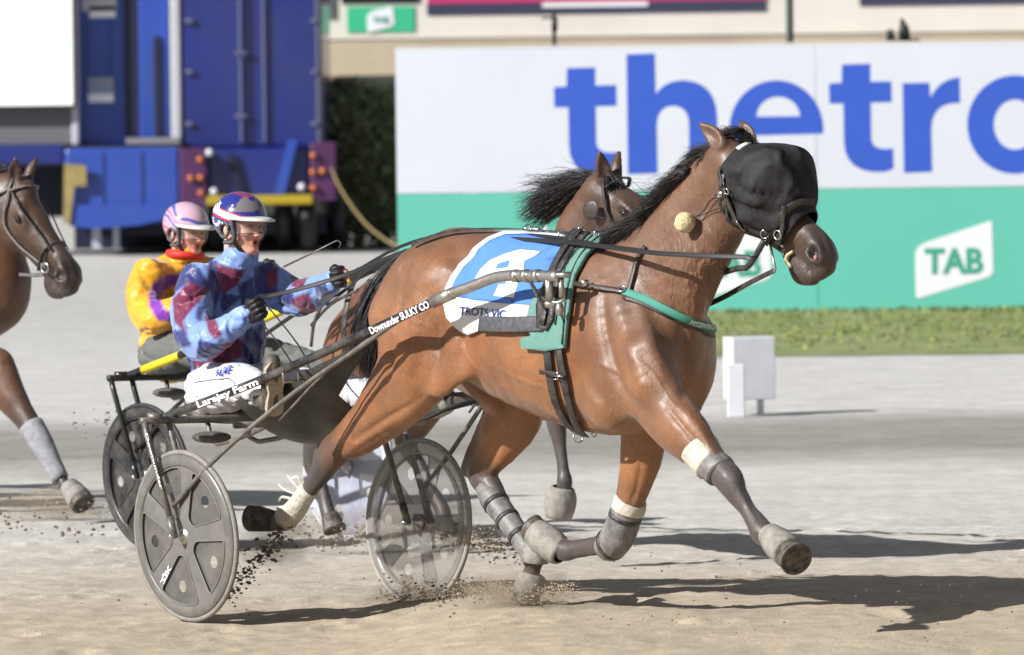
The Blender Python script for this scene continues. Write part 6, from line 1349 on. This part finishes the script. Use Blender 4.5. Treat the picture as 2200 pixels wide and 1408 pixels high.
def fn(x, y): p = at_y(800+36*x, 49-13*y, GY_-.06); return p
print_text('lettering', 'TAB', fn, M_tprint, lp, .03)
ob('sign_board', M_mag, gs_, 917, -120, 1645, 4, GY_-.035, .03); ob('sign_board', M_dsign, gs_, 917, 5, 1645, 28, GY_-.03, .025); ob('white_strip', M_pl2, gs_, 1165, 5, 1392, 15, GY_-.05, .015)
ob('sign_board', M_dsign, gs_, 1846, -120, 2900, 6, GY_-.03, .025); ob('grey_box', mat('slate_box', (.09, .11, .14), .95, spec=.1), gs_, 672, -40, 716, 37, GY_-.06, .05)
# shrub and clutter in the gap between truck and hoarding
bush = MB(); V = []; Fc = []; rr = random.Random(31)
def leafcloud(c, r, n, sz, seed):
    g = np.random.default_rng(seed); d = g.normal(size=(n, 3)); d /= np.linalg.norm(d, axis=1)[:, None]; rad = g.random(n)**.45
    P = np.array(c)+d*rad[:, None]*np.array(r)*(1+.35*vnoise(d, 2.2, seed))[:, None]; a = g.normal(size=(n, 3)); a /= np.linalg.norm(a, axis=1)[:, None]; b2 = np.cross(a, g.normal(size=(n, 3))); b2 /= np.linalg.norm(b2, axis=1)[:, None]; s = sz*(.6+.8*g.random(n))[:, None]
    return np.stack([P-a*s, P+b2*s*.45, P+a*s, P-b2*s*.45], 1).reshape(-1, 3)
gx0 = at_y(790, 400, 112)[0]
for i, (uc, vc, r, Yb) in enumerate(((770, 330, 1.0, 111), (740, 260, .7, 112), (815, 420, .9, 110.5), (830, 300, .9, 112))):
    c = at_y(uc, vc, Yb); lv = leafcloud(c, (r, r*.8, r*1.05), 5200, .055, 40+i); n = len(lv)//4
    sh_ = empty('dark_shrub', (c[0], c[1], 0), ['dark green shrub in the gap between truck and hoarding, middle one', 'small dark shrub closest to the truck body', 'low dark shrub beside the hoarding foot', 'tall dark shrub beside the hoarding edge'][i], 'shrub')
    cc = np.repeat(np.array([[.17, .20, .10]])*(.5+RNG.random((n, 1))), 4, 0)
    mesh('foliage', lv, np.arange(n*4).reshape(-1, 4), mat('shrub_leaf', rough=.6, attr=True, var=.2), sh_, False, colors=cc)
    b = MB()
    for k in range(4): b.tube([(c[0], c[1], 0), (c[0]+.1*(k-1.5), c[1], c[2]*.5), (c[0]+.3*(k-1.5), c[1]+.1*k, c[2]+.2)], [.05, .03, .01], 6, 3)
    b.build('trunk', mat('shrub_bark', (.04, .03, .02), .9), sh_)
b = MB(); bxp(b, 698, 165, 745, 196, 114, .5); b.blob(at_y(735, 205, 113.5), (.35, .2, .2), 10, jit=.4); o = b.build('red_brown_sign', mat('red_brown_paint', (.10, .045, .035), .7, var=.5, vs_=3), None); tag(o, 'reddish brown sign in the dark behind the shrubs', 'sign')
b = MB(); b.tube([at_y(u, v, Yh) for u, v, Yh in ((712, 362, 103), (726, 395, 102.5), (752, 438, 102), (785, 480, 101), (815, 506, 100), (850, 528, 99), (900, 545, 98))], .020, 8, 4); o = b.build('yellow_hose', mat('yellow_cable', (.22, .165, .07), .6, var=.2), None); tag(o, 'slack yellow cable running from the truck down to the ground', 'cable')
# ---- screen truck
TY = 106.0; M_tb = mat('truck_blue', (.020, .060, .32), .35, var=.12, vs_=.7, dust=(.05, .07, .22), dscale=.9, damt=.5, coat=.3); M_tb2 = mat('truck_navy', (.012, .022, .15), .3, var=.15, vs_=.8, coat=.4, dust=(.035, .04, .11), dscale=.6, damt=.5)
M_tl = mat('truck_trim_grey', (.42, .42, .46), .5, var=.1); M_td = mat('truck_dark_recess', (.008, .010, .035), .5)
tk = empty('screen_truck', at_y(430, 535, TY)*np.array([1, 1, 0]), 'large blue truck with tail lights and a yellow bumper strip, parked behind the track', 'truck')
ob('rear_body', M_tb2, tk, 386, -330, 690, 318, TY+1.2, 5, bev=.05); ob('side_body', M_tb, tk, 162, -330, 384, 312, TY+1.5, 3.5, bev=.04)
for u0, u1, v1 in ((150, 166, 312), (364, 386, 318), (676, 690, 330)): ob('corner_post', M_tl if u0 < 600 else mat('dark_trim', (.06, .06, .10), .5), tk, u0, -330, u1, v1, TY+1.15, .3, bev=.03)
ob('door_recess', M_td, tk, 265, -330, 294, 292, TY+1.46, .1); ob('door_panel', M_tb, tk, 296, -330, 362, 300, TY+1.42, .1, bev=.02); ob('door_handle', M_td, tk, 330, 78, 346, 300, TY+1.36, .06, bev=.02)
for (u0, v0, u1, v1, m_) in ((176, -10, 250, 24, M_tl), (192, 14, 248, 38, M_whitep), (190, 166, 244, 202, mat('grey_placard', (.22, .27, .36), .5)), (190, 202, 244, 220, M_whitep)): ob('placard', m_, tk, u0, v0, u1, v1, TY+1.44, .03)
ob('side_sill', mat('sill_grey', (.20, .19, .20), .6), tk, 270, 296, 386, 309, TY+1.0, .3)
ob('skirt', M_tb, tk, 140, 318, 386, 480, TY+.6, 1.6, bev=.05)
def quadp(name, pts, m, Y, th):
    V2, T = cdt([(float(a), float(b)) for a, b in pts], (), 80); P = [at_y(u, v, Y) for u, v in V2]; return plate(name, [(p[0], p[2]) for p in P], [t[::-1] for t in T], (np.array([0, Y, 0.]), np.array([1., 0, 0]), np.array([0, 0, 1.]), np.array([0, -1., 0])), m, tk, 0, th)
quadp('skirt_edge', [(140, 440), (386, 440), (386, 462), (300, 484), (200, 492), (150, 486)], M_tb, TY+.5, .6)
quadp('yellow_panel', [(138, 352), (184, 356), (186, 400), (160, 400), (150, 480), (136, 480)], mat('dull_yellow_paint', (.26, .20, .07), .6, var=.3, vs_=2), TY+.45, .05)
ob('rear_valance', M_tb2, tk, 446, 318, 666, 428, TY+.8, .8, bev=.04)
quadp('gusset', [(486, 330), (502, 330), (524, 416), (508, 416)], M_td, TY+.7, .05); quadp('gusset', [(618, 300), (640, 300), (612, 416), (590, 416)], M_tb, TY+.6, .15)
M_dred = mat('dark_red_lamp_housing', (.06, .015, .07), .5, var=.3, vs_=3); M_or = mat('orange_reflector', (.50, .14, .03), .3, var=.1)
ob('lamp_housing', M_dred, tk, 386, 318, 446, 446, TY+.55, .5, bev=.03); ob('lamp_housing', M_dred, tk, 666, 306, 722, 432, TY+.55, .5, bev=.03)
for u, v, rr_ in ((430, 343, 0), (410, 383, 0), (431, 382, 0), (432, 415, 0), (673, 334, 0), (672, 370, 0), (693, 368, 0), (673, 404, 0)):
    b = MB(); c = at_y(u, v, TY+.5); b.lathe(c, (0, -1, 0), [(.001, .05), (.038, .045), (.048, .02), (.05, -.02)], 14); b.build('tail_lamp', M_or, tk)
for u, v in ((450, 328), (460, 412), (648, 402)): b = MB(); b.blob(at_y(u, v, TY+.5), .06, 10); b.build('marker_lamp', mat('white_lamp_lens', (.6, .6, .66), .3), tk)
ob('bumper_strip', mat('yellow_bumper_strip', (.34, .25, .012), .5, var=.05), tk, 444, 420, 672, 440, TY+.45, .2, bev=.02)
M_seam = mat('seam_rubber', (.006, .007, .03), .6); M_rod = mat('latch_rod_metal', (.16, .17, .26), .4, .5, var=.3)  # near-black colour for the truck's door and panel joints
ob('door_seam', M_seam, tk, 536, -330, 539, 312, TY+1.18, .03)
for u in (512, 562): ob('latch_rod', M_rod, tk, u, -300, u+5, 306, TY+1.12, .05, bev=.01)
for u in (398, 668):
    for v in (40, 150, 262): ob('door_hinge', M_rod, tk, u, v, u+16, v+9, TY+1.12, .06, bev=.01)
for v in (110, 246): ob('latch_handle', M_rod, tk, 505, v, 530, v+7, TY+1.08, .05, bev=.01)
for u in (222, 305): ob('skirt_seam', M_seam, tk, u, 326, u+2.5, 440, TY+.585, .03)
for u in (186, 236): ob('panel_seam', M_seam, tk, u, 40, u+2, 160, TY+1.485, .03)
for (u0, u1) in ((198, 216), (243, 256)): ob('landing_leg', mat('pale_steel_leg', (.40, .45, .50), .5), tk, u0, 486, u1, 534, TY+1.0, .15)
for k, (u, Yk) in enumerate(((470, 1.8), (610, 1.8), (660, 1.4), (720, 2.6))):
    b = MB(); c = at_y(u, 490, TY+Yk); r_ = .48; c[2] = r_; b.torus(c, r_-.13, .13, (1, .1, 0), 24, 8); b.lathe(c, (1, .1, 0), [(.001, .05), (.2, .06), (.26, .12), (.27, -.1), (.001, -.1)], 18); b.build('wheel', M_strap, tk)
ob('chassis', M_td, tk, 170, 470, 700, 505, TY+1.6, 5)
ob('underbody_screen', M_td, tk, 160, 480, 730, 533, TY+6.5, .2)  # dark sheet standing in for the shade beneath the truck
sc_o = empty('led_screen', at_y(60, 232, TY)*np.array([1, 1, 0]), 'bright white lit screen cut off by the left edge above the truck bed', 'screen')
ml = bpy.data.materials.new('lit_screen'); ml.use_nodes = True; bn = ml.node_tree.nodes['Principled BSDF']; bn.inputs['Base Color'].default_value = (.1, .1, .1, 1); bn.inputs['Emission Color'].default_value = (.96, 1, .97, 1); bn.inputs['Emission Strength'].default_value = .9
ob('display', ml, sc_o, -700, -330, 153, 231, TY+.9, .05); ob('screen_casing', M_blk, sc_o, -705, -335, 158, 236, TY+.96, .4)
ob('grey_panel', mat('grey_bed_panel', (.12, .12, .13), .6, var=.1), sc_o, -700, 238, 156, 314, TY+1.2, .2); b2 = ob('bed_edge', M_tb2, sc_o, -700, 316, 138, 358, TY+.8, 1.2, bev=.04)
ob('bed_underside', M_td, sc_o, -700, 360, 138, 470, TY+2.5, .4)
for u in (-20, -300): ob('support_leg', M_tb2, sc_o, u, 358, u+26, 534, TY+1.4, .2)
# dark backdrop behind everything, its black standing in for shade below the truck
b = MB(); b.box((0, 150, 3.5), (180, .6, 7)); o = b.build('boundary_wall', mat('dark_backdrop_paint', (.015, .016, .018), .9, var=.4, vs_=.6), None, smooth=False); tag(o, 'dark boundary wall far behind the truck and stand', 'wall')
# ------------------------------------------------------------------ flying sand and clods
M_clod = mat('dark_clod', (.13, .105, .075), .95, var=.5, vs_=90); M_spray = mat('pale_sand_grain', (.42, .34, .24), .95, var=.3, vs_=50)
TET = np.array([[0, 0, 1.], [.9, 0, .3], [.3, .85, .35], [-.75, .5, .25], [-.7, -.55, .3], [.25, -.85, .35], [.75, .5, -.4], [-.3, .85, -.4], [-.9, 0, -.4], [-.3, -.85, -.35], [.7, -.5, -.4], [0, 0, -1.]]); TF = [(0, 1, 2), (0, 2, 3), (0, 3, 4), (0, 4, 5), (0, 5, 1), (1, 6, 2), (2, 6, 7), (2, 7, 3), (3, 7, 8), (3, 8, 4), (4, 8, 9), (4, 9, 5), (5, 9, 10), (5, 10, 1), (1, 10, 6), (11, 7, 6), (11, 8, 7), (11, 9, 8), (11, 10, 9), (11, 6, 10)]
def scatter(name, label, m, spec, seed):
    rg = np.random.default_rng(seed); Vs, Fs, n0 = [], [], 0
    for (u0, v0, u1, v1, wid, w0, w1, n, r0, r1, fr_) in spec:
        for _ in range(n):
            t = rg.random(); e = rg.normal(); f2 = rg.normal()
            u = u0+(u1-u0)*t+f2*wid; v = v0+(v1-v0)*t+e*wid*.5; w = rg.uniform(w0, w1); p = fr_.w1(fr_.loc(u, v, w)); r = r0+(r1-r0)*rg.random()**3
            if p[2] < float(ground_z(np.array([p[0]]), np.array([p[1]]))[0]): p[2] = float(ground_z(np.array([p[0]]), np.array([p[1]]))[0])+.4*r
            A = rg.normal(size=(3, 3)); Q, _ = np.linalg.qr(A); Vs.append((TET*(.7+.6*rg.random((12, 1))))@Q*r*np.array([1.25, 1, .85])+p); Fs += [tuple(i+n0 for i in f3) for f3 in TF]; n0 += 12
    o = mesh(name, np.vstack(Vs), Fs, m, None, False); tag(o, label, 'sand', kind='stuff'); return o
scatter('sand_clods', 'dark clods of sand thrown up behind hooves and wheels', M_clod, [
 (615, 1140, 480, 1285, 17, -.35, -.1, 420, .0015, .010, F1), (625, 1120, 560, 1200, 10, -.3, -.1, 40, .004, .009, F1),
 (840, 1265, 1060, 1290, 40, .4, .8, 700, .0012, .007, F1), (900, 1320, 1180, 1345, 60, .1, .7, 120, .003, .010, F1), (1030, 1150, 1110, 1200, 30, .2, .7, 130, .003, .009, F1),
 (640, 1130, 760, 1170, 40, -.3, .5, 130, .003, .010, F2), (860, 1150, 1010, 1180, 30, -.3, .5, 120, .003, .010, F2), (190, 890, 330, 950, 40, -.6, 0, 60, .004, .009, F2), (0, 1100, 200, 1150, 40, -.6, 0, 90, .003, .012, F2),
 (60, 1330, 2100, 1390, 60, -.3, .4, 160, .002, .006, F1), (1200, 1200, 2200, 1330, 60, -.3, .4, 90, .002, .006, F1)], 1)
scatter('sand_spray', 'pale fine sand spray at the planted hoof and far wheel', M_spray, [
 (1165, 1270, 1225, 1262, 15, .05, .3, 420, .0012, .004, F1), (1040, 1275, 1130, 1290, 35, .0, .4, 1800, .0012, .0045, F1), (850, 1285, 1040, 1275, 28, .4, .8, 2200, .0012, .0045, F1), (1040, 1180, 1100, 1150, 25, .2, .6, 300, .0015, .004, F1), (540, 1180, 640, 1150, 30, -.3, 0, 160, .001, .003, F1),
 (700, 1140, 1050, 1160, 22, -.3, .6, 800, .002, .006, F2), (60, 1080, 230, 1110, 22, -.3, .3, 260, .002, .006, F3)], 2)
# whip
b = MB(); b.tube([wp(610, 573, .14), wp(665, 547, .16), wp(724, 517, .18)], [.005, .003], 6); b.tube([wp(724, 517, .18), wp(732, 522, .18), wp(728, 534, .18)], .002, 5, 3); o = b.build('whip', M_grey, None); tag(o, 'thin pale whip pointing up ahead of the front driver', 'whip')
b = MB(); b.tube([wp(535, 652, -.24), wp(560, 690, -.22), wp(600, 740, -.2), (wp(640, 800, -.3))], .0035, 6, 3); b.tube([wp(560, 640, -.22), wp(640, 740, -.25), wp(668, 800, -.35)], .0035, 6, 3); b.build('rein_end', M_rein, bpy.data.objects['rein'])

# drifting dust where wheels and hooves throw up sand
md_ = bpy.data.materials.new('dust_air'); md_.use_nodes = True; nt = md_.node_tree; nt.nodes.remove(nt.nodes['Principled BSDF']); pv_ = nt.nodes.new('ShaderNodeVolumePrincipled'); pv_.inputs['Color'].default_value = (.62, .50, .36, 1)
tc_ = nt.nodes.new('ShaderNodeTexCoord'); ln_ = nt.nodes.new('ShaderNodeVectorMath'); ln_.operation = 'LENGTH'; nt.links.new(tc_.outputs['Object'], ln_.inputs[0])
nz = nt.nodes.new('ShaderNodeTexNoise'); nz.inputs['Scale'].default_value = 2.6; nz.inputs['Detail'].default_value = 5; nt.links.new(tc_.outputs['Object'], nz.inputs['Vector'])
ad_ = nt.nodes.new('ShaderNodeMath'); ad_.operation = 'MULTIPLY_ADD'; nt.links.new(nz.outputs[0], ad_.inputs[0]); ad_.inputs[1].default_value = 1.6; nt.links.new(ln_.outputs['Value'], ad_.inputs[2])
r5 = nt.nodes.new('ShaderNodeMapRange'); r5.inputs['From Min'].default_value = .9; r5.inputs['From Max'].default_value = 1.65; r5.inputs['To Min'].default_value = 4.5; r5.inputs['To Max'].default_value = 0; nt.links.new(ad_.outputs[0], r5.inputs[0]); nt.links.new(r5.outputs[0], pv_.inputs['Density']); nt.links.new(pv_.outputs[0], nt.nodes['Material Output'].inputs['Volume'])
for nm, (u, v, w, fr_), sx_, sz_ in (('at the far wheel of the front sulky', (925, 1285, .55, F1), .42, .13), ('round the planted hind hoof', (1110, 1275, .1, F1), .34, .13), ('under the stretched hind hoof', (590, 1170, -.2, F1), .22, .16), ('behind the second sulky wheel', (850, 1130, .1, F2), .75, .16), ('under the left edge horse', (110, 1085, -.1, F3), .6, .13)):
    b = MB(); b.blob((0, 0, 0), 1.0, 24); V_ = np.vstack(b.V); me = bpy.data.meshes.new('dust'); me.from_pydata(V_.tolist(), [], b.F); o = link('dust', me, md_); o.location = wp(u, v, w, fr_); o.scale = (sx_, .22, sz_); o.rotation_euler = (0, 0, .1); tag(o, 'thin brown dust hanging in the air '+nm, 'dust', kind='stuff')
